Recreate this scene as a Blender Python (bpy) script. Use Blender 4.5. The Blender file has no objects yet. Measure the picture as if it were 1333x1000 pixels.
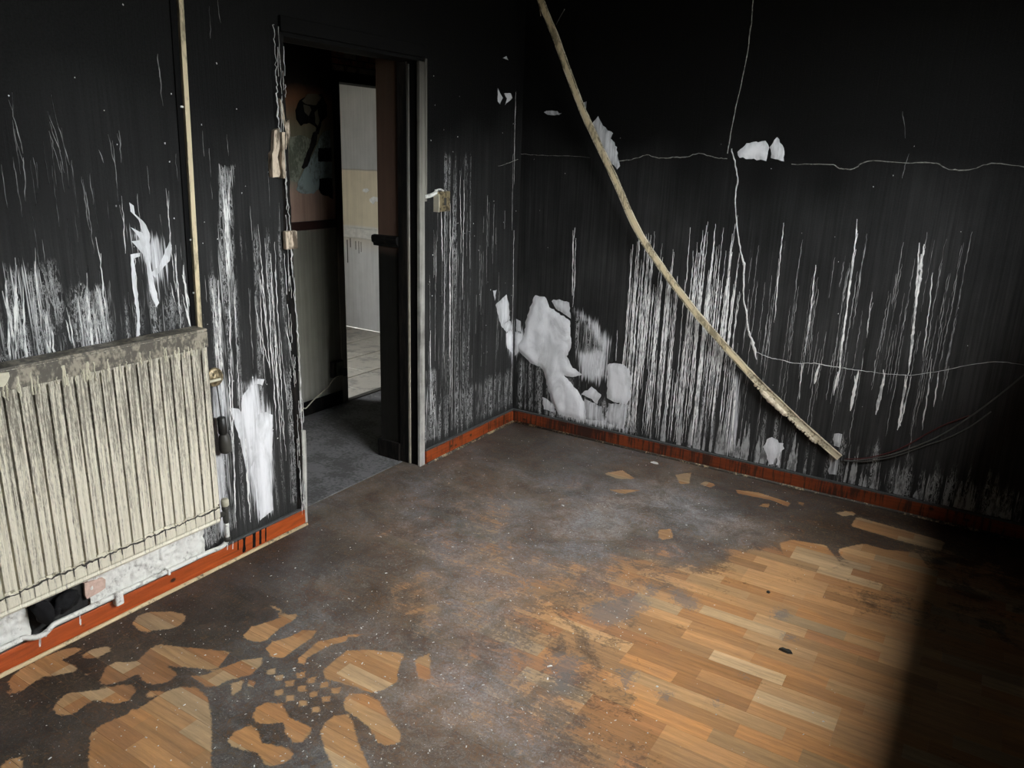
import bpy, bmesh, math, random
import numpy as np
from mathutils import Vector, Matrix, geometry

# ------------------------------------------------------------------ camera, light, exposure
S = bpy.context.scene
COL = S.collection
CAM = np.array([2.404, -3.932, 1.596])
YAW, PITCH, ROLL, FPX = math.radians(121.554), math.radians(16.458), math.radians(1.879), 1016.9


def cam_axes():
    cy, sy = math.cos(YAW), math.sin(YAW)
    f = np.array([math.cos(PITCH) * cy, math.cos(PITCH) * sy, -math.sin(PITCH)])
    r = np.array([sy, -cy, 0.0])
    u = np.cross(r, f)
    return math.cos(ROLL) * r + math.sin(ROLL) * u, -math.sin(ROLL) * r + math.cos(ROLL) * u, f


AR, AU, AF = cam_axes()
cd = bpy.data.cameras.new('camera')
cd.sensor_fit = 'HORIZONTAL'
cd.sensor_width = 36.0
cd.lens = FPX / 1333.0 * 36.0
cd.clip_start = 0.05
cam = bpy.data.objects.new('camera', cd)
COL.objects.link(cam)
M = Matrix.Identity(4)
for i in range(3):
    M[i][0], M[i][1], M[i][2], M[i][3] = AR[i], AU[i], -AF[i], CAM[i]
cam.matrix_world = M
S.camera = cam

# overcast sky (brighter towards the zenith), dull ground below the horizon
world = bpy.data.worlds.new('overcast_sky')
S.world = world
world.use_nodes = True
wn, wl = world.node_tree.nodes, world.node_tree.links
wn.clear()
wo = wn.new('ShaderNodeOutputWorld')
wb = wn.new('ShaderNodeBackground')
wt = wn.new('ShaderNodeTexCoord')
ws = wn.new('ShaderNodeSeparateXYZ')
wr = wn.new('ShaderNodeValToRGB')
wr.color_ramp.elements[0].position = 0.485
wr.color_ramp.elements[0].color = (0.10, 0.10, 0.09, 1)
wr.color_ramp.elements[1].position = 0.515
wr.color_ramp.elements[1].color = (0.40, 0.42, 0.43, 1)
e = wr.color_ramp.elements.new(1.0)
e.color = (1.0, 1.0, 1.0, 1)
wm = wn.new('ShaderNodeMath')
wm.operation = 'MULTIPLY_ADD'
wm.inputs[1].default_value = 0.5
wm.inputs[2].default_value = 0.5
wl.new(wt.outputs['Generated'], ws.inputs[0])
wl.new(ws.outputs['Z'], wm.inputs[0])
wl.new(wm.outputs[0], wr.inputs[0])
wl.new(wr.outputs[0], wb.inputs['Color'])
wb.inputs['Strength'].default_value = 6.0
wl.new(wb.outputs[0], wo.inputs['Surface'])

S.view_settings.view_transform = 'Standard'
S.view_settings.look = 'None'
S.view_settings.gamma = 1.0
S.view_settings.use_curve_mapping = False
S.view_settings.exposure = 2.85

# room sizes (metres): corner of the room at the origin, left wall x=0, right wall y=0
XW = 2.80            # window wall
YB = -5.0            # wall behind the camera
ZC = 2.50            # ceiling
WT = 0.264           # thickness of the left wall
DY0, DY1, DZ = -1.735, -0.902, 2.005     # doorway in the left wall
HX = -1.07           # far wall of the hall
D2Y0, D2Y1, D2Z = -0.335, 0.42, 1.965    # doorway from the hall to the back room
KY = 1.33            # wall of the back room
WIN = (-2.85, -0.85, 1.30, 2.32)         # window in the window wall: y0 y1 z0 z1
KWIN = (-2.85, -1.05, 0.75, 2.3)             # window of the back room


def portal(name, loc, sx, sy, direction):
    ld = bpy.data.lights.new(name, 'AREA')
    ld.shape = 'RECTANGLE'
    ld.size, ld.size_y = sx, sy
    ld.cycles.is_portal = True
    o = bpy.data.objects.new(name, ld)
    COL.objects.link(o)
    o.location = loc
    o.rotation_euler = Vector(direction).to_track_quat('-Z', 'Z').to_euler()
    return o


portal('window_right_offscreen', (XW + 0.33, (WIN[0] + WIN[1]) / 2, (WIN[2] + WIN[3]) / 2), WIN[1] - WIN[0], WIN[3] - WIN[2], (-1, 0, 0))
portal('window_back_room_offscreen', (-3.91, (KWIN[0] + KWIN[1]) / 2, (KWIN[2] + KWIN[3]) / 2), KWIN[1] - KWIN[0], KWIN[3] - KWIN[2], (1, 0, 0))


# ------------------------------------------------------------------ pixel -> place helpers
def ray(x, y):
    return AF * FPX + AR * (x - 666.5) - AU * (y - 500.0)


def on_plane(x, y, ax, v):
    d = ray(x, y)
    return CAM + d * ((v - CAM[ax]) / d[ax])


def LW(x, y, v=0.0):
    return on_plane(x, y, 0, v)


def RW(x, y, v=0.0):
    return on_plane(x, y, 1, v)


def GR(x, y, v=0.0):
    return on_plane(x, y, 2, v)


def luz(x, y):                 # pixel -> (y,z) on the left wall
    p = LW(x, y)
    return (p[1], p[2])


def ruz(x, y):                 # pixel -> (x,z) on the right wall
    p = RW(x, y)
    return (p[0], p[2])


def gxy(x, y):
    p = GR(x, y)
    return (p[0], p[1])


def crop(ox, oy, s, pts):
    return [(ox + s * a, oy + s * b) for a, b in pts]


# ------------------------------------------------------------------ numpy noise and distance fields
def vnoise(x, y, seed=0):
    x = np.asarray(x, float)
    y = np.asarray(y, float)
    xi, yi = np.floor(x).astype(np.int64), np.floor(y).astype(np.int64)
    fx, fy = x - xi, y - yi
    fx, fy = fx * fx * (3 - 2 * fx), fy * fy * (3 - 2 * fy)

    def h(a, b):
        n = (a * 374761393 + b * 668265263 + seed * 974634777) & 0x7fffffff
        n = ((n ^ (n >> 13)) * 1274126177) & 0x7fffffff
        return ((n ^ (n >> 16)) & 0xffff) / 65535.0
    return (h(xi, yi) * (1 - fx) + h(xi + 1, yi) * fx) * (1 - fy) + (h(xi, yi + 1) * (1 - fx) + h(xi + 1, yi + 1) * fx) * fy


def sdf_poly(P, poly):
    poly = np.asarray(poly, float)
    d = np.full(len(P), 1e9)
    inside = np.zeros(len(P), bool)
    n = len(poly)
    for i in range(n):
        a, b = poly[i], poly[(i + 1) % n]
        e = b - a
        w = P - a
        t = np.clip((w @ e) / max(e @ e, 1e-12), 0, 1)
        q = w - t[:, None] * e
        d = np.minimum(d, (q * q).sum(1))
        c = (a[1] > P[:, 1]) != (b[1] > P[:, 1])
        if abs(e[1]) > 1e-12:
            xs = a[0] + (P[:, 1] - a[1]) * e[0] / e[1]
            inside ^= c & (P[:, 0] < xs)
    d = np.sqrt(d)
    return np.where(inside, -d, d)


def sdf_union(P, polys, cap=0.3):
    r = np.full(len(P), cap)
    for p in polys:
        p = np.asarray(p)
        lo, hi = p.min(0) - cap, p.max(0) + cap
        m = ((P >= lo) & (P <= hi)).all(1)
        if m.any():
            r[m] = np.minimum(r[m], sdf_poly(P[m], p))
    return r


def sstep(a, b, x):
    t = np.clip((x - a) / (b - a), 0, 1)
    return t * t * (3 - 2 * t)


# ------------------------------------------------------------------ object helpers
def link(name, me, mat=None, parent=None):
    o = bpy.data.objects.new(name, me)
    COL.objects.link(o)
    if mat is not None and me is not None:
        me.materials.append(mat)
    if parent is not None:
        o.parent = parent
        o.matrix_parent_inverse = parent.matrix_basis.inverted()
    return o


def tag(o, label=None, cat=None, group=None, kind=None):
    if label:
        o['label'] = label
    if cat:
        o['category'] = cat
    if group:
        o['group'] = group
    if kind:
        o['kind'] = kind
    return o


def empty(name, loc, label=None, cat=None, kind=None):
    o = bpy.data.objects.new(name, None)
    COL.objects.link(o)
    o.location = loc
    o.empty_display_size = 0.05
    return tag(o, label, cat, None, kind)


def mesh(name, V, F, mat=None, parent=None, smooth=False):
    me = bpy.data.meshes.new(name)
    me.from_pydata([tuple(map(float, v)) for v in V], [], [tuple(map(int, f)) for f in F])
    if smooth:
        me.polygons.foreach_set('use_smooth', [True] * len(me.polygons))
    me.update()
    return link(name, me, mat, parent)


def attr(o, name, vals):
    a = o.data.attributes.new(name, 'FLOAT', 'POINT')
    a.data.foreach_set('value', np.asarray(vals, np.float32))


BOXF = [(0, 3, 2, 1), (4, 5, 6, 7), (0, 1, 5, 4), (1, 2, 6, 5), (2, 3, 7, 6), (3, 0, 4, 7)]


def boxv(x0, x1, y0, y1, z0, z1):
    return [(x0, y0, z0), (x1, y0, z0), (x1, y1, z0), (x0, y1, z0), (x0, y0, z1), (x1, y0, z1), (x1, y1, z1), (x0, y1, z1)]


class MB:
    def __init__(s):
        s.V, s.F = [], []

    def add(s, V, F):
        n = len(s.V)
        s.V += list(V)
        s.F += [tuple(i + n for i in f) for f in F]
        return s

    def box(s, *a):
        return s.add(boxv(*a), BOXF)

    def build(s, name, mat, parent=None, smooth=False):
        return mesh(name, s.V, s.F, mat, parent, smooth)


def box(name, x0, x1, y0, y1, z0, z1, mat, parent=None, bevel=0.0, seg=2):
    me = bpy.data.meshes.new(name)
    bm = bmesh.new()
    vs = [bm.verts.new(v) for v in boxv(x0, x1, y0, y1, z0, z1)]
    for f in BOXF:
        bm.faces.new([vs[i] for i in f])
    if bevel > 0:
        bmesh.ops.bevel(bm, geom=bm.edges[:], offset=bevel, segments=seg, affect='EDGES', profile=0.5)
    bm.to_mesh(me)
    bm.free()
    return link(name, me, mat, parent)


def tube_data(pts, r, n=10, cap=True):
    pts = [Vector(p) for p in pts]
    rs = r if isinstance(r, (list, tuple)) else [r] * len(pts)
    V, F = [], []
    up = None
    for i, p in enumerate(pts):
        t = (pts[min(i + 1, len(pts) - 1)] - pts[max(i - 1, 0)]).normalized()
        if up is None:
            up = t.orthogonal().normalized()
        up = (up - t * up.dot(t)).normalized()
        b = t.cross(up)
        for k in range(n):
            a = 2 * math.pi * k / n
            V.append(p + (up * math.cos(a) + b * math.sin(a)) * rs[i])
    for i in range(len(pts) - 1):
        for k in range(n):
            F.append((i * n + k, i * n + (k + 1) % n, (i + 1) * n + (k + 1) % n, (i + 1) * n + k))
    if cap:
        F.append(tuple(reversed(range(n))))
        F.append(tuple(range((len(pts) - 1) * n, len(pts) * n)))
    return V, F


def tube(name, pts, r, mat, parent=None, n=10):
    V, F = tube_data(pts, r, n)
    return mesh(name, V, F, mat, parent, True)


def lathe_data(prof, axis_o, axis_d, n=20):
    o, d = Vector(axis_o), Vector(axis_d).normalized()
    a = d.orthogonal().normalized()
    b = d.cross(a)
    V, F = [], []
    for h, r in prof:
        for k in range(n):
            t = 2 * math.pi * k / n
            V.append(o + d * h + (a * math.cos(t) + b * math.sin(t)) * r)
    for i in range(len(prof) - 1):
        for k in range(n):
            F.append((i * n + k, i * n + (k + 1) % n, (i + 1) * n + (k + 1) % n, (i + 1) * n + k))
    F.append(tuple(reversed(range(n))))
    F.append(tuple(range((len(prof) - 1) * n, len(prof) * n)))
    return V, F


def lathe(name, prof, o, d, mat, parent=None, n=20):
    V, F = lathe_data(prof, o, d, n)
    return mesh(name, V, F, mat, parent, True)


def catmull(pts, per=6):
    P = [np.asarray(p, float) for p in pts]
    P = [2 * P[0] - P[1]] + P + [2 * P[-1] - P[-2]]
    out = []
    for i in range(1, len(P) - 2):
        for k in range(per):
            t = k / per
            out.append(0.5 * ((2 * P[i]) + (-P[i - 1] + P[i + 1]) * t + (2 * P[i - 1] - 5 * P[i] + 4 * P[i + 1] - P[i + 2]) * t * t
                              + (-P[i - 1] + 3 * P[i] - 3 * P[i + 1] + P[i + 2]) * t ** 3))
    out.append(P[-2])
    return out


# ------------------------------------------------------------------ materials
class NT:
    """small node-tree writer"""
    def __init__(s, name):
        s.m = bpy.data.materials.new(name)
        s.m.use_nodes = True
        s.t = s.m.node_tree
        s.t.nodes.clear()
        s.out = s.t.nodes.new('ShaderNodeOutputMaterial')
        s.b = s.t.nodes.new('ShaderNodeBsdfPrincipled')
        s.t.links.new(s.b.outputs[0], s.out.inputs['Surface'])

    def n(s, typ, **kw):
        x = s.t.nodes.new(typ)
        for k, v in kw.items():
            setattr(x, k, v)
        return x

    def put(s, sock, v):
        if isinstance(v, bpy.types.NodeSocket):
            s.t.links.new(v, sock)
        elif v is not None:
            if sock.type == 'RGBA' and len(v) == 3:
                v = (*v, 1)
            sock.default_value = v

    def math(s, op, a, b=None, c=None, clamp=False):
        x = s.n('ShaderNodeMath', operation=op, use_clamp=clamp)
        for i, v in enumerate((a, b, c)):
            if v is not None:
                s.put(x.inputs[i], v)
        return x.outputs[0]

    def step(s, v, a, b, lo=0.0, hi=1.0):
        x = s.n('ShaderNodeMapRange', interpolation_type='SMOOTHSTEP')
        for i, q in enumerate((v, a, b, lo, hi)):
            s.put(x.inputs[i], q)
        return x.outputs[0]

    def lin(s, v, a, b, lo=0.0, hi=1.0):
        x = s.n('ShaderNodeMapRange')
        for i, q in enumerate((v, a, b, lo, hi)):
            s.put(x.inputs[i], q)
        return x.outputs[0]

    def mix(s, f, a, b):
        x = s.n('ShaderNodeMix', data_type='RGBA')
        s.put(x.inputs[0], f)
        s.put(x.inputs[6], a)
        s.put(x.inputs[7], b)
        return x.outputs[2]

    def attr(s, name):
        return s.n('ShaderNodeAttribute', attribute_name=name).outputs['Fac']

    def pos(s):
        return s.n('ShaderNodeNewGeometry').outputs['Position']

    def sep(s, v):
        return s.n('ShaderNodeSeparateXYZ') if v is None else s._sep(v)

    def _sep(s, v):
        x = s.n('ShaderNodeSeparateXYZ')
        s.put(x.inputs[0], v)
        return x.outputs

    def scaled(s, v, sx, sy, sz):
        x = s.n('ShaderNodeVectorMath', operation='MULTIPLY')
        s.put(x.inputs[0], v)
        x.inputs[1].default_value = (sx, sy, sz)
        return x.outputs[0]

    def noise(s, v, scale=1.0, detail=3.0, rough=0.55, dist=0.0):
        x = s.n('ShaderNodeTexNoise')
        s.put(x.inputs['Vector'], v)
        x.inputs['Scale'].default_value = scale
        x.inputs['Detail'].default_value = detail
        x.inputs['Roughness'].default_value = rough
        x.inputs['Distortion'].default_value = dist
        return x.outputs[0]

    def voro(s, v, scale=1.0, feat='F1'):
        x = s.n('ShaderNodeTexVoronoi', feature=feat)
        s.put(x.inputs['Vector'], v)
        x.inputs['Scale'].default_value = scale
        return x.outputs[0]

    def bump(s, h, dist=0.002, strength=1.0):
        x = s.n('ShaderNodeBump')
        s.put(x.inputs['Height'], h)
        x.inputs['Distance'].default_value = dist
        x.inputs['Strength'].default_value = strength
        s.put(s.b.inputs['Normal'], x.outputs[0])

    def fin(s, col, rough=0.6, spec=0.5, metal=0.0):
        s.put(s.b.inputs['Base Color'], col)
        s.put(s.b.inputs['Roughness'], rough)
        s.put(s.b.inputs['Specular IOR Level'], spec)
        s.put(s.b.inputs['Metallic'], metal)
        return s.m


def grime(name, col, dark, amount=0.5, scale=12.0, stretch=(1, 1, 0.25), rough=0.6, bump=0.0015, metal=0.0, spec=0.4, fine=90.0):
    t = NT(name)
    p = t.scaled(t.pos(), *stretch)
    n1 = t.noise(p, scale, 5.0, 0.62)
    n2 = t.noise(p, fine, 3.0, 0.6)
    f = t.math('MULTIPLY_ADD', n2, 0.5, t.math('MULTIPLY', n1, 0.75))
    cc_ = 0.625 + (amount - 0.5) * 0.42
    f = t.step(f, cc_ - 0.085, cc_ + 0.085)
    f = t.math('SUBTRACT', 1.0, f)
    if bump:
        t.bump(t.math('ADD', n1, n2), bump)
    return t.fin(t.mix(f, col, dark), rough, spec, metal)


def soot_wall_mat(name, axis):
    """sooty painted wall. attributes: soot (1 = blackest), streak (density of washed-off runs),
    feather (distance to torn bare plaster with feathered edges)"""
    t = NT(name)
    q = t._sep(t.pos())
    c = t.n('ShaderNodeCombineXYZ')
    t.put(c.inputs[0], q[axis])
    t.put(c.inputs[1], q[2])
    uv = c.outputs[0]
    soot, streak, fea = t.attr('soot'), t.attr('streak'), t.attr('feather')
    s1 = t.noise(t.scaled(uv, 95, 2.2, 1), 1, 3, 0.6)
    s2 = t.noise(t.scaled(uv, 260, 7, 1), 1, 2, 0.6)
    s3 = t.noise(t.scaled(uv, 30, 1.1, 1), 1, 2, 0.5)
    big = t.noise(uv, 2.3, 4, 0.6)
    fin = t.noise(uv, 140, 3, 0.7)
    fl = t.noise(t.scaled(uv, 60, 38, 1), 1, 4, 0.7)
    # tone of the soot film
    k = t.math('SUBTRACT', 1.0, soot)
    k = t.math('MULTIPLY', k, t.lin(big, 0.3, 0.7, 0.6, 1.25))
    k = t.math('MULTIPLY', k, t.lin(s1, 0.3, 0.75, 0.55, 1.5))
    k = t.math('MULTIPLY', k, t.lin(s3, 0.3, 0.7, 0.7, 1.3))
    base = t.mix(k, (0.0022, 0.0022, 0.0021), (0.040, 0.040, 0.0395))
    # thin vertical runs
    th = t.lin(streak, 0.0, 1.0, 0.86, 0.42)
    comb = t.math('MULTIPLY_ADD', s2, 0.45, t.math('MULTIPLY', s1, 0.62))
    m = t.step(t.math('SUBTRACT', comb, th), -0.015, 0.10)
    # fuzzy frost in the dense places
    th2 = t.lin(streak, 0.0, 1.0, 0.95, 0.50)
    m2 = t.step(t.math('SUBTRACT', t.math('MULTIPLY_ADD', fl, 0.6, t.math('MULTIPLY', s3, 0.45)), th2), 0.0, 0.08)
    rd = t.math('ABSOLUTE', t.math('SUBTRACT', t.noise(t.scaled(uv, 70, 17, 1), 1, 7, 0.75, 0.5), 0.5))
    rd = t.math('MULTIPLY', t.step(rd, 0.040, 0.004), t.step(t.math('MULTIPLY_ADD', t.math('SUBTRACT', s3, 0.5), 1.3, streak), 0.46, 0.80))
    m2 = t.math('MAXIMUM', m2, t.math('MULTIPLY', rd, 1.25))
    m = t.math('MAXIMUM', t.math('MULTIPLY', m, 0.70), t.math('MULTIPLY', m2, 0.60))
    col = t.mix(m, base, (0.72, 0.73, 0.72))
    # feathered bare plaster
    d = t.math('MULTIPLY_ADD', t.math('SUBTRACT', s1, 0.5), 0.14, fea)
    d = t.math('MULTIPLY_ADD', t.math('SUBTRACT', s2, 0.5), 0.10, d)
    fm = t.step(d, 0.012, -0.02)
    fm = t.math('MULTIPLY', fm, t.lin(s2, 0.25, 0.6, 0.35, 1.0))
    col = t.mix(fm, col, (0.80, 0.81, 0.83))
    h = t.math('ADD', t.math('MULTIPLY', fin, 0.35), t.math('ADD', t.math('MULTIPLY', s1, 0.7), t.math('MULTIPLY', m, 0.6)))
    t.bump(h, 0.0022, 0.8)
    return t.fin(col, t.lin(fin, 0.3, 0.7, 0.55, 0.8), 0.16)


def floor_mat():
    t = NT('sooty_laminate')
    P = t.pos()
    soot, dust, clean, blot = t.attr('soot'), t.attr('dust'), t.attr('clean'), t.attr('blot')
    tint = t.n('ShaderNodeAttribute', attribute_name='tint').outputs['Color']
    g1 = t.noise(t.scaled(P, 3.5, 60, 1), 1, 5, 0.6, 0.6)
    g2 = t.noise(t.scaled(P, 25, 260, 1), 1, 3, 0.6)
    gm = t.math('ADD', t.math('MULTIPLY', g1, 0.7), t.math('MULTIPLY', g2, 0.3))
    w = t.n('ShaderNodeMix', data_type='RGBA', blend_type='MULTIPLY')
    w.inputs[0].default_value = 1.0
    t.put(w.inputs[6], tint)
    gv = t.lin(gm, 0.3, 0.7, 0.62, 1.28)
    cc = t.n('ShaderNodeCombineXYZ')
    for i in range(3):
        t.put(cc.inputs[i], gv)
    t.put(w.inputs[7], cc.outputs[0])
    wood = w.outputs[2]
    n1 = t.noise(P, 5.5, 9, 0.66, 1.2)
    n2 = t.noise(P, 38, 5, 0.7, 2.0)
    n3 = t.noise(P, 160, 3, 0.7, 1.0)
    sc = t.noise(t.scaled(P, 7, 46, 1), 1, 6, 0.72, 1.8)
    # soot film
    nn = t.math('ADD', t.math('MULTIPLY', n1, 0.46), t.math('ADD', t.math('MULTIPLY', n2, 0.30), t.math('MULTIPLY', sc, 0.24)))
    sm = t.step(t.math('SUBTRACT', soot, t.lin(nn, 0.36, 0.65, 0.0, 1.0)), -0.14, 0.16)
    film = t.lin(t.math('ADD', sm, t.math('MULTIPLY', soot, 0.30)), 0.0, 1.15, 0.0, 1.0)
    cd_ = t.math('MULTIPLY_ADD', t.math('SUBTRACT', n2, 0.5), 0.022, clean)
    cm = t.step(cd_, 0.003, -0.004)
    film = t.math('MULTIPLY', film, t.math('SUBTRACT', 1.0, t.math('MULTIPLY', cm, 0.94)))
    dn = t.math('MULTIPLY', dust, t.lin(t.math('ADD', t.math('MULTIPLY', n2, 0.5), t.math('MULTIPLY', n1, 0.5)), 0.36, 0.62, 0.18, 1.25))
    dn = t.math('MULTIPLY', dn, t.lin(n3, 0.35, 0.65, 0.62, 1.3))
    dn = t.math('MULTIPLY', dn, t.lin(t.noise(P, 3.7, 5, 0.65, 0.8), 0.34, 0.6, 0.45, 1.25))
    nb = t.noise(P, 2.6, 6, 0.68, 1.0)
    scol = t.mix(t.step(nb, 0.44, 0.68), (0.009, 0.0075, 0.0062), (0.042, 0.030, 0.0225))
    cool = t.mix(t.step(t.noise(P, 1.9, 4, 0.6), 0.42, 0.58), (0.36, 0.312, 0.278), (0.325, 0.325, 0.330))
    scol = t.mix(dn, scol, cool)
    scol = t.mix(t.math('MULTIPLY', t.step(sc, 0.56, 0.70), t.math('MULTIPLY', dust, 0.35)), scol, (0.30, 0.26, 0.23))
    hair = t.math('ABSOLUTE', t.math('SUBTRACT', t.noise(P, 17, 4, 0.75, 2.6), 0.5))
    hair = t.math('MULTIPLY', t.step(hair, 0.018, 0.004), t.step(n2, 0.42, 0.6))
    scol = t.mix(t.math('MULTIPLY', hair, t.math('MULTIPLY_ADD', dust, 0.85, 0.08)), scol, (0.44, 0.40, 0.36))
    op = t.lin(t.math('ADD', n2, t.math('MULTIPLY', soot, 0.35)), 0.55, 0.85, 0.66, 0.98)
    col = t.mix(t.math('MULTIPLY', film, op), wood, scol)
    # thin dull veil on the bare wood
    col = t.mix(t.math('MULTIPLY', t.lin(n1, 0.35, 0.65, 0.06, 0.22), t.math('SUBTRACT', 1.0, film)), col, (0.20, 0.175, 0.155))
    # bluish ash blots
    bd = t.math('MULTIPLY_ADD', t.math('SUBTRACT', n2, 0.5), 0.15, blot)
    bm_ = t.math('MULTIPLY', t.step(bd, 0.012, -0.02), 0.62)
    col = t.mix(bm_, col, (0.165, 0.160, 0.158))
    # fine pale specks of ash
    sp = t.step(t.noise(P, 240, 2, 0.5), 0.70, 0.75)
    col = t.mix(t.math('MULTIPLY', sp, t.math('MULTIPLY', film, 0.55)), col, (0.6, 0.6, 0.6))
    t.bump(t.math('ADD', t.math('MULTIPLY', film, 0.5), t.math('ADD', t.math('MULTIPLY', n3, 0.35), t.math('MULTIPLY', n2, 0.3))), 0.0016, 0.7)
    r = t.lin(t.math('MULTIPLY_ADD', dn, 0.35, t.math('MULTIPLY', n3, 0.5)), 0.1, 0.6, 0.36, 0.72)
    return t.fin(col, r, 0.26)


def wood_skirting(name, col, dark, streak, film=0.0):
    t = NT(name)
    P = t.pos()
    g = t.noise(t.scaled(P, 6, 6, 70), 1, 5, 0.6, 0.5)
    kn = t.voro(t.scaled(P, 11, 11, 16), 1)
    v = t.noise(t.scaled(P, 60, 60, 5), 1, 4, 0.6)
    big = t.noise(P, 3.0, 3, 0.6)
    c = t.mix(t.lin(g, 0.3, 0.7), tuple(a * 0.62 for a in col), tuple(min(1, a * 1.25) for a in col))
    c = t.mix(t.step(kn, 0.17, 0.08), c, dark)
    c = t.mix(t.step(t.math('ADD', t.math('MULTIPLY', v, 0.6), t.math('MULTIPLY', big, 0.4)), 0.66 - 0.22 * streak, 0.72 - 0.22 * streak, 0, 0.85), c, dark)
    if film:
        c = t.mix(t.lin(t.math('ADD', t.math('MULTIPLY', big, 0.6), t.math('MULTIPLY', v, 0.4)), 0.35, 0.65, film - 0.2, film + 0.2), c, (0.022, 0.013, 0.011))
    t.bump(t.math('ADD', g, v), 0.0008)
    return t.fin(c, 0.34, 0.5)


def plain(name, col, rough=0.6, spec=0.4, metal=0.0, bumpscale=0, bumpd=0.001):
    t = NT(name)
    n = t.noise(t.pos(), bumpscale or 30, 4, 0.6)
    if bumpscale:
        t.bump(n, bumpd)
    return t.fin(t.mix(t.lin(n, 0.3, 0.7), tuple(c * 0.8 for c in col), tuple(min(1, c * 1.15) for c in col)), rough, spec, metal)


def patch_mat():
    t = NT('bare_plaster')
    P = t.pos()
    n1 = t.noise(t.scaled(P, 1, 1, 0.45), 9, 6, 0.62, 1.2)
    n2 = t.noise(t.scaled(P, 70, 70, 6), 1, 3, 0.6)
    dirt = t.attr('dirt')
    c = t.mix(t.step(n1, 0.30, 0.52), (0.62, 0.63, 0.64), (0.84, 0.85, 0.87))
    c = t.mix(t.math('MULTIPLY', dirt, t.step(n2, 0.36, 0.64, 0.35, 1.0)), c, (0.16, 0.165, 0.17))
    t.bump(t.math('ADD', n1, t.math('MULTIPLY', n2, 0.4)), 0.003)
    return t.fin(c, 0.7, 0.3)


def zstain_mat(name, stops, scale=7.0, wob=0.25, rough=0.7, streaky=0.3, bump=0.002):
    """material of paint bands stacked in height (dado colours, tide marks); stops: (z, colour)"""
    t = NT(name)
    P = t.pos()
    q = t._sep(P)
    n = t.noise(P, scale, 6, 0.62)
    st = t.noise(t.scaled(P, 45, 45, 2.0), 1, 4, 0.6)
    z = t.math('MULTIPLY_ADD', t.math('SUBTRACT', n, 0.5), wob, q[2])
    r = t.n('ShaderNodeValToRGB')
    z0, z1 = stops[0][0], stops[-1][0]
    t.put(r.inputs[0], t.lin(z, z0, z1))
    els = r.color_ramp.elements
    els[0].position, els[0].color = 0.0, (*stops[0][1], 1)
    els[1].position, els[1].color = 1.0, (*stops[-1][1], 1)
    for zz, cc in stops[1:-1]:
        e_ = els.new((zz - z0) / (z1 - z0))
        e_.color = (*cc, 1)
    f = t.lin(t.math('ADD', t.math('MULTIPLY', st, 0.6), t.math('MULTIPLY', n, 0.4)), 0.32, 0.62, streaky, 0.0)
    c = t.mix(f, r.outputs[0], (0.03, 0.028, 0.024))
    t.bump(t.math('ADD', n, st), bump)
    return t.fin(c, rough, 0.12)


MW_L = soot_wall_mat('sooty_wall_along_y', 1)
MW_R = soot_wall_mat('sooty_wall_along_x', 0)
M_FLOOR = floor_mat()
M_PATCH = patch_mat()
M_DRIP = grime('washed_paint_run', (0.78, 0.78, 0.76), (0.34, 0.34, 0.34), 0.42, 20, (1, 1, 0.4), 0.7, 0.0008)
M_BLACK = plain('char_black', (0.004, 0.004, 0.004), 0.8, 0.12, 0, 40, 0.001)
M_CHAR = grime('charred_wood', (0.016, 0.013, 0.011), (0.004, 0.004, 0.004), 0.55, 14, (1, 1, 0.15), 0.75, 0.001, 0.0, 0.15)
M_CEIL = plain('sooty_ceiling', (0.008, 0.008, 0.008), 0.8, 0.2, 0, 12, 0.003)
M_WALLO = plain('sooty_wall_plain', (0.03, 0.03, 0.03), 0.7, 0.3, 0, 10, 0.003)
M_SK1 = wood_skirting('varnished_orange_pine', (0.40, 0.075, 0.015), (0.035, 0.012, 0.006), 0.05)
M_SK2 = wood_skirting('sooty_varnished_pine', (0.40, 0.075, 0.015), (0.035, 0.012, 0.006), 0.55, 0.28)
M_SK3 = wood_skirting('heavily_sooted_pine', (0.40, 0.075, 0.015), (0.035, 0.012, 0.006), 0.8, 0.62)
M_LEDGE = plain('sooty_ledge', (0.07, 0.072, 0.072), 0.7, 0.3, 0, 60, 0.001)
M_BEAD = grime('pale_wood_bead', (0.62, 0.49, 0.30), (0.16, 0.12, 0.08), 0.25, 16, (1, 1, 1), 0.55)
M_TRUNK = grime('ivory_plastic', (0.66, 0.56, 0.36), (0.26, 0.22, 0.14), 0.35, 9, (1, 1, 0.3), 0.45, 0.0006)
M_TRUNK2 = grime('heat_stained_plastic', (0.62, 0.55, 0.40), (0.20, 0.17, 0.11), 0.42, 14, (1, 1, 1), 0.5, 0.001)
M_FOAM = grime('melted_cream_plastic', (0.68, 0.60, 0.46), (0.38, 0.31, 0.22), 0.35, 30, (1, 1, 1), 0.6, 0.002)
M_BRASS = grime('tarnished_brass', (0.36, 0.29, 0.17), (0.10, 0.08, 0.05), 0.45, 30, (1, 1, 1), 0.4, 0.0008, 0.5)
M_WHITE = grime('dirty_white_paint', (0.74, 0.74, 0.70), (0.34, 0.33, 0.31), 0.25, 25, (1, 1, 1), 0.6, 0.001)
M_PINK = plain('pink_plaster', (0.58, 0.42, 0.35), 0.8, 0.2, 0, 50, 0.001)
M_CLOTH = plain('black_cloth', (0.009, 0.009, 0.010), 0.85, 0.2, 0, 300, 0.0006)
M_RUBBER = plain('black_plastic', (0.018, 0.018, 0.016), 0.45, 0.5)
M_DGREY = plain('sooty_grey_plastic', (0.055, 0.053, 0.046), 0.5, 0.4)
M_CABLE = plain('grey_cable_sheath', (0.085, 0.085, 0.078), 0.55, 0.4)
M_CABLER = plain('dull_red_cable_sheath', (0.07, 0.014, 0.014), 0.5, 0.4)
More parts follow.
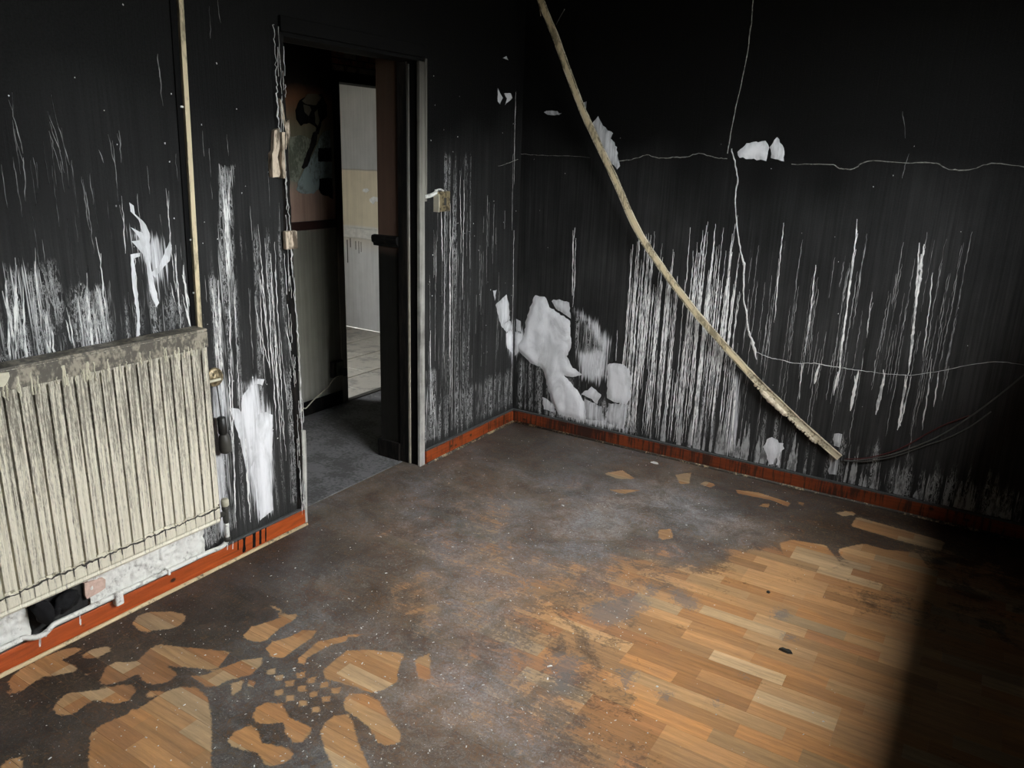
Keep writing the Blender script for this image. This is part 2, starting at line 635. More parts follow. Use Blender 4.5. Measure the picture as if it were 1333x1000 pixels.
M_CREAM = plain('cream_plastic', (0.55, 0.52, 0.40), 0.5, 0.4)
M_METAL = plain('scratched_steel', (0.55, 0.53, 0.50), 0.35, 0.5, 0.8)
M_CHIP = plain('plaster_chip', (0.72, 0.72, 0.70), 0.8, 0.2)
M_SPLINT = grime('splintered_pale_wood', (0.60, 0.50, 0.38), (0.10, 0.075, 0.05), 0.45, 22, (1, 1, 0.3), 0.7, 0.002)
M_WORN = zstain_mat('worn_painted_lining', [(0.0, (0.62, 0.61, 0.56)), (0.9, (0.50, 0.49, 0.45)), (1.4, (0.30, 0.29, 0.25)), (2.0, (0.07, 0.066, 0.058))], 12, 0.5, 0.6, 0.85)
M_CONC = None


def radiator_mat():
    t = NT('streaked_cream_enamel')
    P = t.pos()
    q = t._sep(P)
    a = t.noise(t.scaled(P, 1, 130, 5), 1, 5, 0.65, 0.3)
    b = t.noise(t.scaled(P, 1, 40, 3), 1, 3, 0.6)
    c = t.noise(t.scaled(P, 60, 320, 45), 1, 4, 0.75)
    low = t.lin(q[2], 0.25, 0.97, 0.10, -0.035)
    f = t.math('ADD', t.math('ADD', t.math('MULTIPLY', a, 0.50), t.math('MULTIPLY', b, 0.12)), t.math('MULTIPLY_ADD', c, 0.38, low))
    f = t.step(f, 0.44, 0.58)
    col = t.mix(f, (0.19, 0.175, 0.140), (0.70, 0.665, 0.54))
    t.bump(t.math('ADD', a, c), 0.0012)
    return t.fin(col, 0.5, 0.4)


M_RAD = radiator_mat()
M_RADTOP = grime('sooty_cream_enamel', (0.30, 0.27, 0.21), (0.09, 0.082, 0.065), 0.55, 18, (1, 1, 0.6), 0.5, 0.001)


# ------------------------------------------------------------------ the walls of the burnt room
def field(P, items, base=0.0):
    """items: (polygon in wall coords, value, feather)"""
    r = np.full(len(P), base)
    for poly, val, fe in items:
        d = sdf_poly(P, poly)
        w = 1 - sstep(-fe * 0.5, fe, d)
        r = np.maximum(r, val * w)
    return r


def lin_seg(a, b, step):
    n = max(1, int(round((b - a) / step)))
    return list(np.linspace(a, b, n + 1))


def wall_grid(us, zs, hole=None):
    nu, nz = len(us), len(zs)
    U, Z = np.meshgrid(us, zs)
    P = np.stack([U.ravel(), Z.ravel()], 1)
    F = []
    for j in range(nz - 1):
        for i in range(nu - 1):
            cu, cz = (us[i] + us[i + 1]) / 2, (zs[j] + zs[j + 1]) / 2
            if hole and hole[0] < cu < hole[1] and hole[2] < cz < hole[3]:
                continue
            k = j * nu + i
            F.append((k, k + 1, k + nu + 1, k + nu))
    return P, F


def px_l(pts):
    return np.array([luz(*p) for p in pts])


def px_r(pts):
    return np.array([ruz(*p) for p in pts])


def wobble_soot(P, seed):
    z = P[:, 1]
    n = vnoise(P[:, 0] * 2.1, z * 2.1, seed) * 0.6 + vnoise(P[:, 0] * 6, z * 4, seed + 1) * 0.4
    return z + (n - 0.5) * 0.55


# left wall: grid face + slabs for its thickness
us = lin_seg(YB, -3.2, 0.06) + lin_seg(-3.2, DY0, 0.014)[1:] + lin_seg(DY0, DY1, 0.05)[1:] + lin_seg(DY1, 0.0, 0.014)[1:]
zs = lin_seg(0.0, DZ, 0.018) + lin_seg(DZ, ZC, 0.03)[1:]
P, F = wall_grid(us, zs, (DY0, DY1, -1, DZ))
V = [(0.0, p[0], p[1]) for p in P]
ng = len(V)
mb = MB()
mb.add(V, F)
mb.box(-WT, -0.001, YB, DY0, 0, ZC)
mb.box(-WT, -0.001, DY0, DY1, DZ, ZC)
mb.box(-WT, -0.001, DY1, 0.0, 0, ZC)
mb.box(-WT, -WT + 0.1, 0.0, 1.72, 0, ZC)
wall_left = mb.build('wall_left', MW_L)
tag(wall_left, 'soot-blackened wall with the radiator and the doorway, streaked with pale runs', 'wall', kind='structure')
zz = wobble_soot(P, 3)
soot = sstep(0.65, 1.85, zz) * 0.62 + 0.25
soot = np.clip(soot + sstep(1.5, 2.05, zz) * 0.34, 0, 1)
streakL = field(P, [
    (px_l([(0, 345), (70, 340), (90, 400), (60, 480), (0, 500)]), 0.72, 0.10),
    (px_l([(0, 400), (250, 380), (265, 440), (0, 490)]), 0.54, 0.14),
    (px_l([(95, 380), (140, 370), (150, 460), (100, 470)]), 0.78, 0.05),
    (px_l([(0, 180), (240, 160), (250, 440), (0, 480)]), 0.25, 0.25),
    (px_l([(285, 215), (305, 215), (305, 440), (280, 440)]), 0.68, 0.025),
    (px_l([(272, 360), (300, 360), (310, 690), (285, 690)]), 0.66, 0.04),
    (px_l([(272, 300), (390, 300), (398, 660), (290, 690)]), 0.45, 0.12),
    (px_l([(370, 480), (394, 480), (397, 655), (375, 660)]), 0.58, 0.04),
    (px_l([(550, 520), (665, 480), (667, 528), (553, 580)]), 0.58, 0.08),
    (px_l([(575, 200), (612, 200), (612, 560), (572, 575)]), 0.50, 0.07),
    (px_l([(553, 330), (660, 300), (667, 520), (553, 570)]), 0.34, 0.2),
    (px_l([(550, 480), (570, 480), (570, 570), (550, 580)]), 0.66, 0.03),
    (px_l([(0, 780), (290, 670), (296, 700), (0, 850)]), 0.75, 0.03),
], 0.05)
bare_ = (P[:, 0] > luz(36, 800)[0]) & (P[:, 0] < luz(108, 770)[0] + 0.012) & (P[:, 1] < 0.26)
streakL[bare_] = 0.05          # paper gone, sooty wall bare
feaL = sdf_union(P, [
    px_l([(318, 500), (335, 492), (352, 545), (356, 600), (355, 665), (336, 672), (322, 610)]),
    px_l([(276, 500), (290, 500), (294, 690), (284, 690)]),
    px_l([(660, 425), (667, 420), (667, 470), (660, 450)]),
    px_l([(170, 300), (205, 310), (212, 350), (200, 395), (192, 350)]),
])
pad = lambda a, v: np.concatenate([a, np.full(len(mb.V) - ng, v)])
attr(wall_left, 'soot', pad(soot, 0.85))
attr(wall_left, 'streak', pad(streakL, 0.0))
attr(wall_left, 'feather', pad(feaL, 0.3))

# right wall
us = lin_seg(0.0, XW, 0.014)
zs = lin_seg(0.0, 1.8, 0.018) + lin_seg(1.8, ZC, 0.035)[1:]
P, F = wall_grid(us, zs)
F = [tuple(f) for f in F]
V = [(p[0], 0.0, p[1]) for p in P]
ng = len(V)
mb = MB()
mb.add(V, F)
mb.box(-WT + 0.101, XW + 0.32, 0.001, 0.2, 0, ZC)
wall_right = mb.build('wall_right', MW_R)
tag(wall_right, 'soot-blackened wall with torn white plaster, cracks and washed-off runs', 'wall', kind='structure')
zz = wobble_soot(P, 11)
soot = sstep(0.65, 1.85, zz) * 0.62 + 0.25
soot = np.clip(soot + sstep(1.35, 2.0, zz) * 0.36, 0, 1)
streakR = field(P, [
    (px_r([(820, 330), (885, 310), (885, 580), (820, 560)]), 0.30, 0.06),
    (px_r([(900, 300), (962, 290), (962, 590), (895, 580)]), 0.30, 0.06),
    (px_r([(820, 480), (960, 480), (960, 600), (820, 570)]), 0.40, 0.10),
    (px_r([(975, 300), (1230, 320), (1230, 560), (975, 520)]), 0.27, 0.20),
    (px_r([(670, 490), (760, 490), (820, 560), (670, 530)]), 0.50, 0.06),
    (px_r([(960, 520), (1060, 560), (1333, 620), (1333, 690), (960, 610)]), 0.46, 0.10),
    (px_r([(1140, 600), (1333, 640), (1333, 690), (1140, 640)]), 0.60, 0.05),
    (px_r([(676, 420), (700, 420), (700, 480), (676, 480)]), 0.5, 0.04),
    (px_r([(670, 465), (705, 475), (725, 500), (725, 545), (670, 530)]), 0.60, 0.04),
    (px_r(crop(640, 370, .2, [(548, 200), (640, 260), (730, 360), (740, 600), (590, 600), (548, 450)])), 0.66, 0.03),
    (px_r([(700, 530), (830, 530), (830, 568), (700, 540)]), 0.62, 0.04),
    (px_r([(1000, 150), (1333, 150), (1333, 420), (1000, 300)]), 0.12, 0.3),
], 0.05)
feaR = sdf_union(P, [
    px_r(crop(640, 370, .2, [(545, 170), (590, 185), (700, 270), (765, 380), (755, 470), (715, 430), (680, 360), (630, 270), (560, 210)])),
    px_r(crop(640, 370, .2, [(555, 440), (640, 430), (715, 420), (755, 460), (740, 600), (690, 640), (590, 600)])),
    px_r(crop(640, 370, .2, [(150, 300), (200, 310), (215, 330), (200, 420), (150, 470)])),
    px_r(crop(640, 370, .2, [(430, 690), (600, 760), (740, 880), (880, 950), (600, 900), (450, 860)])),
    px_r([(955, 490), (962, 490), (958, 590), (948, 590)]),
])
attr(wall_right, 'soot', pad(soot, 0.85))
attr(wall_right, 'streak', pad(streakR, 0.0))
attr(wall_right, 'feather', pad(feaR, 0.3))


# raised runs, ridges and patches that sit on a wall
def put3(side, u, z, off):
    return (off, u, z) if side == 'L' else (u, -off, z)


class Ribbons:
    def __init__(s, side):
        s.side, s.V, s.F = side, [], []

    def ribbon(s, pts, ws, h=0.0016):
        n = len(s.V)
        for i, (u, z) in enumerate(pts):
            a = pts[max(i - 1, 0)]
            b = pts[min(i + 1, len(pts) - 1)]
            tx, tz = b[0] - a[0], b[1] - a[1]
            l = math.hypot(tx, tz) or 1
            nx, nz = -tz / l, tx / l
            w = ws[i] / 2
            e_ = max(0.0005, h - 0.0025)
            s.V += [put3(s.side, u - nx * w, z - nz * w, e_), put3(s.side, u, z, h), put3(s.side, u + nx * w, z + nz * w, e_)]
        for i in range(len(pts) - 1):
            k = n + i * 3
            s.F += [(k, k + 1, k + 4, k + 3), (k + 1, k + 2, k + 5, k + 4)]

    def drip(s, rng, u, z0, z1, w, wob=0.004, forks=0, lean=0.0):
        n = max(4, int(abs(z0 - z1) / 0.013))
        ph = rng.random() * 100
        pts, ws = [], []
        for i in range(n + 1):
            t = i / n
            z = z0 + (z1 - z0) * t
            du = (float(vnoise(z * 55 + ph, ph, 5)) - 0.5) * 2 * wob + (float(vnoise(z * 6 + ph, ph, 6)) - 0.5) * 2 * wob
            pts.append((u + du + lean * (z0 - z), z))
            ww = w * (0.55 + 0.9 * float(vnoise(z * 34 + ph, ph + 9, 7)))
            ws.append(ww * min(1, 0.35 + 4 * t) * min(1, 0.2 + 5 * (1 - t)))
        s.ribbon(pts, ws)
        for k in range(forks):
            i = rng.randint(1, max(1, n // 2))
            zt = pts[i][1] + rng.uniform(0.03, 0.09)
            du = rng.choice((-1, 1)) * rng.uniform(0.004, 0.010)
            m = 6
            fp = [(pts[i][0] + du * (1 - (q / m) ** 1.5), zt + (pts[i][1] - zt) * q / m) for q in range(m + 1)]
            s.ribbon(fp, [w * 0.6 * (0.5 + 0.5 * q / m) for q in range(m + 1)])

    def fleck(s, u, z, r, rng):
        n = len(s.V)
        k = 5
        s.V.append(put3(s.side, u, z, 0.0016))
        for i in range(k):
            a = 6.283 * i / k + rng.random()
            s.V.append(put3(s.side, u + math.cos(a) * r * rng.uniform(.5, 1.1), z + math.sin(a) * r * rng.uniform(.6, 1.4), 0.0005))
        for i in range(k):
            s.F.append((n, n + 1 + i, n + 1 + (i + 1) % k))

    def build(s, name, mat, parent, stuff=True):
        o = mesh(name, s.V, s.F, mat, parent, False)
        if stuff:
            o['kind'] = 'stuff'
        return o


def seg_drip(R, rng, f, x0, y0, x1, y1, wpx, forks=0, wob=0.003):
    a, b = f(x0, y0), f(x1, y1)
    lean = (b[0] - a[0]) / max(1e-6, (a[1] - b[1]))
    R.drip(rng, a[0], a[1], b[1], wpx * 0.0038, wob, forks, lean)


rng = random.Random(5)
RR = Ribbons('R')
# the two dense curtains of runs right of the torn plaster
for (x0, x1, yt0, yt1, yb0, yb1, n) in [(820, 884, 300, 400, 440, 590, 46), (898, 964, 290, 390, 430, 600, 50),
                                       (820, 965, 430, 510, 540, 600, 30)]:
    for i in range(n):
        x = x0 + (x1 - x0) * (i + rng.random()) / n
        yt, yb = rng.uniform(yt0, yt1), rng.uniform(yb0, yb1)
        base = 531 + .224 * (x - 668) - 3
        yb = min(yb, base)
        a, b = ruz(x, yt), ruz(x, yb)
        RR.drip(rng, a[0], a[1], b[1], rng.choice((0.003, 0.0035, 0.004, 0.006)), 0.0028, rng.choice((0, 0, 1, 1)))
# single strong runs
for x0, y0, x1, y1, w, fk in [(1116, 300, 1090, 505, 1.8, 3), (1110, 340, 1092, 480, 1.4, 2), (1090, 484, 1086, 515, 2.2, 1), (1118, 482, 1107, 535, 3.2, 1),
                             (1152, 486, 1140, 540, 3.0, 1), (1203, 318, 1182, 488, 2.6, 5), (1197, 316, 1185, 470, 1.9, 3),
                             (1181, 490, 1168, 560, 2.4, 1), (1186, 490, 1172, 555, 1.3, 0), (1067, 473, 1060, 500, 2.6, 0), (1044, 474, 1040, 520, 1.5, 1),
                             (1062, 345, 1048, 460, 1.3, 1), (1020, 290, 1008, 420, 1.1, 0), (1135, 380, 1128, 440, 1.1, 1), (1215, 355, 1200, 470, 1.1, 0),
                             (746, 300, 745, 385, 1.6, 2), (750, 310, 746, 400, 1.2, 0), (804, 430, 802, 470, 1.1, 0), (958, 490, 952, 590, 2.6, 0),
                             (1005, 590, 1000, 607, 2.4, 0), (1015, 590, 1013, 607, 2.0, 0), (1212, 484, 1200, 560, 1.3, 1), (1222, 484, 1215, 530, 1.1, 0)]:
    seg_drip(RR, rng, ruz, x0, y0, x1, y1, w, fk)
RR3 = Ribbons('R')
for x0, y0, x1, y1, w, fk in [(1175, 145, 1178, 180, 0.6, 0), (1182, 200, 1174, 232, 0.8, 0)]:
    seg_drip(RR3, rng, ruz, x0, y0, x1, y1, w, fk)
for i in range(85):     # faint thin runs over the right half
    x = rng.uniform(975, 1270)
    yt = rng.uniform(300, 480)
    a = ruz(x, yt)
    b = ruz(x - 6, yt + rng.uniform(30, 150))
    RR3.drip(rng, a[0], a[1], b[1], rng.choice((0.0018, 0.0024, 0.003)), 0.003, 0, 0.0)
RR2 = Ribbons('R')      # broad wet runs above the skirting
for i in range(62):
    x = rng.uniform(840, 1330)
    zb = 0.083
    u = ruz(x, 531 + .224 * (x - 668))[0]
    zt_ = zb + rng.uniform(0.06, 0.26) * (1.0 if x < 1120 else 0.55)
    w_ = rng.uniform(0.008, 0.028)
    n_ = 12
    RR2.ribbon([(u + rng.uniform(-.0012, .0012), zt_ + (zb - zt_) * q / n_) for q in range(n_ + 1)],
               [w_ * (0.12 + 0.88 * min(1, (q / n_) * 1.5)) * rng.uniform(0.8, 1.15) for q in range(n_ + 1)], 0.0012)
for i in range(30):
    RR.fleck(rng.uniform(0.05, 2.5), rng.uniform(0.2, 1.7), rng.uniform(0.0015, 0.003), rng)
RR.build('paint_runs', M_DRIP, wall_right)
M_DRIP2 = grime('grey_wet_run', (0.34, 0.345, 0.34), (0.10, 0.10, 0.10), 0.45, 30, (1, 1, 0.3), 0.6, 0.0008)
RR2.build('broad_runs', M_DRIP2, wall_right)
RR3.build('faint_runs', M_DRIP2, wall_right)


def ridge(name, side, f, pxs, wpx, parent, mat, seed, jit=0.002, h=0.003, per=6):
    r_ = random.Random(seed)
    pts = [f(*p) for p in pxs]
    P_ = catmull([np.array(p) for p in pts], per)
    out, ws = [], []
    for i, p in enumerate(P_):
        out.append((p[0] + r_.uniform(-jit, jit), p[1] + r_.uniform(-jit, jit)))
        t = i / (len(P_) - 1) * (len(wpx) - 1)
        k = min(int(t), len(wpx) - 2)
        w = wpx[k] + (wpx[k + 1] - wpx[k]) * (t - k)
        ws.append(w * 0.0038 * r_.uniform(0.7, 1.3))
    R = Ribbons(side)
    R.ribbon(out, ws, h)
    return R.build(name, mat, parent, False)


M_CRACK = grime('torn_paper_edge', (0.64, 0.64, 0.62), (0.33, 0.33, 0.32), 0.3, 30, (1, 1, 1), 0.7, 0.001)
M_CRACKD = grime('faint_torn_edge', (0.30, 0.30, 0.27), (0.10, 0.10, 0.09), 0.4, 40, (1, 1, 1), 0.7, 0.001)
ridge('crack', 'R', ruz, [(980, -40), (980, 0), (978, 30), (970, 85), (958, 140), (950, 180), (947, 200)], [1.6, 1.6, 1.3, 1.2, 1.2, 1.2], wall_right, M_CRACKD, 1)
ridge('crack', 'R', ruz, [(952, 194), (957, 213), (960, 235), (957, 260), (960, 300), (965, 330), (969, 345)], [1.4, 2.0, 1.6, 1.4, 1.8, 3.5], wall_right, M_CRACK, 2)
ridge('crack', 'R', ruz, [(969, 342), (968, 385), (972, 410), (974, 430), (980, 447), (985, 468)], [3.6, 1.4, 2.6, 2.0, 4.8, 1.0], wall_right, M_CRACK, 3)
ridge('crack', 'R', ruz, [(676, 200), (700, 202), (740, 203), (768, 205)], [0.6, 0.7, 0.8, 0.6], wall_right, M_CRACKD, 4)
ridge('crack', 'R', ruz, [(806, 210), (825, 207), (842, 202), (858, 206), (875, 205), (895, 204), (910, 200), (930, 205), (947, 207)], [1.0, 1.0, 1.1, 1.0, 0.8], wall_right, M_CRACKD, 5)
ridge('crack', 'R', ruz, [(1030, 214), (1080, 214), (1095, 220), (1112, 219), (1130, 210), (1180, 212), (1215, 212), (1235, 220), (1262, 221), (1290, 213), (1333, 217), (1380, 216)], [0.8, 1.1, 0.9, 1.1, 0.9, 0.9], wall_right, M_CRACKD, 6)
ridge('crack', 'R', ruz, [(985, 458), (1000, 465), (1015, 468), (1035, 473), (1060, 473), (1090, 478), (1118, 482), (1150, 486), (1182, 489)], [0.7, 0.9, 0.6, 0.9, 0.5, 0.7], wall_right, M_CRACK, 7)
ridge('crack', 'R', ruz, [(1182, 489), (1225, 483), (1262, 475), (1300, 471), (1333, 475), (1370, 478)], [0.6, 0.5, 0.5, 0.4], wall_right, M_CRACK, 8, 0.001)

# left-wall runs
RL = Ribbons('L')
RL2 = Ribbons('L')
for x0, y0, x1, y1, w, fk in [(292, 215, 297, 330, 2.6, 5), (289, 225, 298, 370, 2.6, 3), (299, 222, 297, 310, 2.0, 2), (294, 330, 300, 420, 2.0, 2),
                             (276, 375, 288, 500, 2.6, 3), (283, 365, 290, 520, 3.2, 3), (297, 370, 306, 640, 1.8, 2), (305, 370, 312, 560, 1.6, 2),
                             (216, 245, 228, 380, 1.6, 1), (228, 330, 236, 430, 2.2, 3), (238, 345, 248, 430, 2.6, 3), (158, 255, 164, 330, 1.3, 2),
                             (112, 250, 122, 330, 1.0, 1), (130, 330, 142, 445, 2.2, 4), (20, 345, 22, 470, 2.6, 4), (8, 365, 12, 470, 3.0, 4), (46, 340, 56, 440, 1.7, 3),
                             (112, 375, 122, 455, 3.2, 5), (120, 400, 128, 450, 2.4, 4), (66, 425, 72, 470, 2.6, 4), (60, 405, 65, 465, 2.0, 4), (30, 380, 36, 480, 1.8, 3),
                             (90, 410, 98, 455, 1.8, 4), (175, 330, 181, 420, 1.4, 0), (337, 308, 350, 470, 1.6, 3), (345, 310, 360, 560, 2.0, 3), (352, 330, 366, 590, 1.6, 3),
                             (357, 315, 372, 600, 1.6, 3), (338, 360, 345, 500, 1.2, 1), (323, 375, 330, 480, 1.1, 1), (370, 330, 386, 560, 1.6, 3), (384, 430, 394, 650, 2.4, 2),
                             (390, 470, 397, 660, 2.2, 2), (378, 480, 390, 655, 1.4, 1), (298, 480, 308, 680, 2.6, 1), (318, 560, 326, 680, 3.2, 1), (345, 560, 352, 668, 1.5, 0),
                             (12, 130, 30, 200, 0.8, 2), (30, 205, 33, 262, 0.9, 1), (66, 150, 84, 225, 0.9, 3), (75, 160, 90, 215, 0.8, 1), (43, 205, 50, 248, 0.8, 0),
                             (205, 70, 212, 138, 0.9, 0), (142, 175, 150, 218, 0.8, 0), (155, 170, 158, 212, 1.0, 1), (129, 195, 135, 212, 0.8, 0), (106, 230, 118, 300, 1.1, 0),
                             (271, 8, 274, 50, 0.5, 0), (283, 0, 287, 30, 0.5, 0),
                             (574, 275, 576, 340, 2.4, 1), (579, 270, 578, 480, 1.3, 0), (586, 265, 586, 470, 2.0, 1), (590, 255, 588, 560, 1.4, 1), (599, 222, 600, 330, 1.4, 0),
                             (604, 240, 602, 390, 1.6, 1), (612, 268, 612, 350, 1.0, 0), (568, 300, 566, 470, 1.0, 1), (560, 430, 561, 540, 1.6, 1), (585, 330, 586, 530, 2.0, 0),
                             (634, 270, 633, 370, 0.8, 0), (562, 505, 566, 545, 1.3, 1), (668, 200, 666, 300, 1.1, 0), (671, 120, 669, 240, 1.2, 2), (669, 300, 667, 420, 1.2, 0), (667, 420, 666, 525, 1.8, 0)]:
    seg_drip(RL if w > 1.15 else RL2, rng, luz, x0, y0, x1, y1, w * (0.62 if w > 1.15 else 0.8), min(fk, 1))
    if fk > 2:
        for q in range(2):
            dx_ = rng.uniform(-6, 6)
            t0_, t1_ = rng.uniform(0.1, 0.5), rng.uniform(0.6, 1.0)
            seg_drip(RL, rng, luz, x0 + dx_, y0 + (y1 - y0) * t0_, x0 + (x1 - x0) * 0.8 + dx_, y0 + (y1 - y0) * t1_, w * 0.4, 0)
for i in range(120):
    x = rng.uniform(0, 390) if i < 70 else rng.uniform(556, 664)
    yt = rng.uniform(150, 440) if i < 70 else rng.uniform(250, 480)
    a = luz(x, yt)
    b = luz(x + 4, yt + rng.uniform(20, 80))
    if DY0 - 0.02 < a[0] < DY1 + 0.05:
        continue
    RL2.drip(rng, a[0], a[1], b[1], rng.choice((0.001, 0.0014, 0.002)), 0.0022, 0)
for i in range(90):
    u = rng.choice((rng.uniform(-3.0, -1.78), rng.uniform(-0.85, -0.03)))
    RL.fleck(u, rng.uniform(0.3, 2.0), rng.uniform(0.0015, 0.004), rng)
RL.build('paint_runs', M_DRIP, wall_left)
RL2.build('faint_runs', M_DRIP2, wall_left)
ridge('crack', 'L', luz, [(648, 216), (660, 213), (674, 207)], [0.6, 0.8, 0.8], wall_left, M_CRACKD, 9)


def plaster_patch(name, side, f, pxs, parent, mat, seed, h=0.004, dirt=0.0, jit=0.004, rel=0.006, res=0.016):
    """irregular torn area with relief: triangulated outline, thin rim back to the wall"""
    r_ = random.Random(seed)
    base = [np.array(f(*p)) for p in pxs]
    out = []
    n = len(base)
    for i in range(n):
        a, b = base[i], base[(i + 1) % n]
        k = max(1, int(np.linalg.norm(b - a) / 0.014))
        for q in range(k):
            p = a + (b - a) * q / k
            out.append(p + np.array([r_.uniform(-jit, jit), r_.uniform(-jit, jit)]) * (0.5 if q == 0 else 1))
    out = np.array(out)
    lo, hi = out.min(0), out.max(0)
    gx, gy = np.meshgrid(np.arange(lo[0], hi[0], res), np.arange(lo[1], hi[1], res))
    G = np.stack([gx.ravel(), gy.ravel()], 1)
    if len(G):
        G = G + np.random.RandomState(seed).uniform(-res * .3, res * .3, G.shape)
        G = G[sdf_poly(G, out) < -res * 0.45]
    pts = [Vector(p) for p in out] + [Vector(p) for p in G]
    m = len(out)
    vv, ee, ff, ov, oe, of = geometry.delaunay_2d_cdt(pts, [], [list(range(m))], 1, 1e-6)
    PP = np.array([(v.x, v.y) for v in vv])
    d = -sdf_poly(PP, out)
    n1 = vnoise(PP[:, 0] * 22 + seed, PP[:, 1] * 13, seed)
    n2 = vnoise(PP[:, 0] * 60 + seed, PP[:, 1] * 45, seed + 3)
    hh = 0.0012 + h * sstep(0.0, 0.02, d) * 0.6 + rel * sstep(0.0, 0.03, d) * (n1 * 0.7 + n2 * 0.3)
    V_ = [put3(side, p[0], p[1], q) for p, q in zip(PP, hh)]
    o = mesh(name, V_, ff, mat, parent, True)
    dd = np.clip(dirt + (0.35 * sstep(0.03, 0.0, d) if dirt >= 0 else 0), 0, 1)
    attr(o, 'dirt', dd)
    return o


c7 = lambda pts: crop(640, 370, .2, pts)
pp = lambda pts, seed, **k: plaster_patch('bare_plaster_patch', 'R', ruz, pts, wall_right, M_PATCH, seed, **k)
pp(c7([(212, 330), (225, 230), (250, 150), (285, 72), (345, 80), (378, 150), (440, 190), (512, 240), (518, 400), (490, 470), (530, 545), (590, 590), (530, 605),
       (470, 592), (560, 690), (606, 770), (606, 890), (440, 850), (410, 800), (372, 700), (335, 560), (312, 535), (250, 510), (180, 440), (160, 400)]), 21, rel=0.014)
pp(c7([(390, 108), (440, 98), (505, 122), (514, 225), (470, 195), (420, 160)]), 22, dirt=0.25)
pp(c7([(152, 310), (200, 325), (212, 390), (175, 440), (150, 465)]), 23)
pp(c7([(755, 525), (800, 515), (860, 525), (905, 570), (905, 740), (880, 785), (800, 770), (750, 740)]), 24, dirt=0.1)
pp(c7([(760, 775), (890, 785), (862, 945), (742, 895)]), 25, dirt=0.5, rel=0.003)
pp(c7([(585, 715), (650, 668), (715, 720), (690, 780), (640, 742)]), 26, dirt=0.05)
pp(c7([(610, 745), (690, 785), (722, 800), (722, 890), (615, 880)]), 28, dirt=0.55, rel=0.003)
pp(c7([(160, 225), (190, 240), (195, 310), (160, 300)]), 29, dirt=0.2)
pp(c7([(330, 735), (360, 745), (410, 800), (415, 835), (340, 815)]), 30, dirt=0.3)
c1 = lambda pts: crop(530, 0, .3, pts)
pp(c1([(800, 540), (830, 505), (850, 545), (862, 555), (895, 578), (885, 600), (910, 640), (916, 690), (926, 720), (912, 735), (870, 700), (840, 640)]), 31, dirt=0.45)
pp(c1([(595, 486), (630, 480), (670, 490), (660, 500), (610, 496)]), 32, dirt=0.3)
pp(c1([(765, 445), (778, 440), (776, 470), (770, 478)]), 33, dirt=0.5)
pp(crop(933, 0, .3, [(90, 660), (130, 620), (210, 612), (228, 640), (215, 698), (150, 690), (100, 685)]), 34, rel=0.010)
pp(crop(933, 0, .3, [(230, 640), (262, 596), (290, 640), (295, 700), (265, 690), (236, 684)]), 35, dirt=0.25)
pp(crop(960, 440, .18, [(185, 790), (215, 735), (250, 718), (290, 740), (300, 760), (330, 760), (338, 800), (310, 835), (300, 920), (280, 920), (285, 840), (262, 912), (228, 915), (208, 835)]), 36, dirt=0.1)
pp(crop(960, 440, .18, [(700, 690), (756, 695), (742, 790), (695, 780)]), 37, dirt=0.5)
pp(crop(960, 440, .18, [(670, 800), (735, 850), (720, 990), (660, 985)]), 38, dirt=0.85, rel=0.002)
lp = lambda pts, seed, **k: plaster_patch('bare_plaster_patch', 'L', luz, pts, wall_left, M_PATCH, seed, **k)
lp(c7([(25, 135), (95, 65), (112, 130), (118, 230), (60, 272), (42, 205)]), 41, dirt=0.3)
lp(c7([(92, 318), (135, 300), (135, 455), (100, 415)]), 42)
lp(c7([(60, 270), (118, 235), (135, 290), (95, 315)]), 43, dirt=0.3)
lp(c7([(8, 42), (32, 35), (20, 108)]), 44, dirt=0.1)
lp(c1([(393, 382), (415, 425), (402, 452), (392, 440)]), 45, dirt=0.2, jit=0.002)
lp(c1([(420, 405), (450, 405), (456, 425), (424, 456), (432, 428)]), 46, dirt=0.2, jit=0.002)
lp(c1([(414, 252), (430, 243), (439, 262)]), 47, dirt=0.6, jit=0.002)
cl = lambda pts: crop(0, 250, .3, pts)
lp(cl([(560, 45), (580, 60), (585, 95), (632, 142), (648, 180), (655, 330), (668, 400), (690, 480), (676, 500), (648, 430), (628, 280), (570, 215), (608, 208), (566, 152), (618, 178), (600, 120), (565, 85)]), 51, jit=0.002)
lp(cl([(652, 350), (690, 320), (700, 290), (735, 212), (745, 230), (735, 300), (710, 325), (672, 372)]), 52, jit=0.002, dirt=0.1)
lp(cl([(565, 272), (606, 264), (606, 280), (580, 286), (592, 400), (606, 540), (606, 620), (590, 640), (596, 560), (574, 400)]), 53, jit=0.002)
c8 = lambda pts: crop(240, 420, .28, pts)
lp(c8([(268, 340), (300, 300), (330, 285), (335, 400), (325, 640), (300, 690), (285, 560), (262, 420)]), 54, dirt=0.2, jit=0.002)
lp(c8([(340, 262), (372, 264), (362, 292), (335, 285)]), 55, jit=0.002)
lp(c8([(335, 430), (380, 415), (410, 430), (410, 560), (398, 700), (412, 870), (350, 920), (338, 760), (325, 620), (328, 500)]), 56, dirt=0.05, jit=0.002)
lp(c8([(210, 395), (250, 400), (270, 430), (285, 560), (290, 700), (262, 560), (225, 440)]), 57, dirt=0.25, jit=0.002)

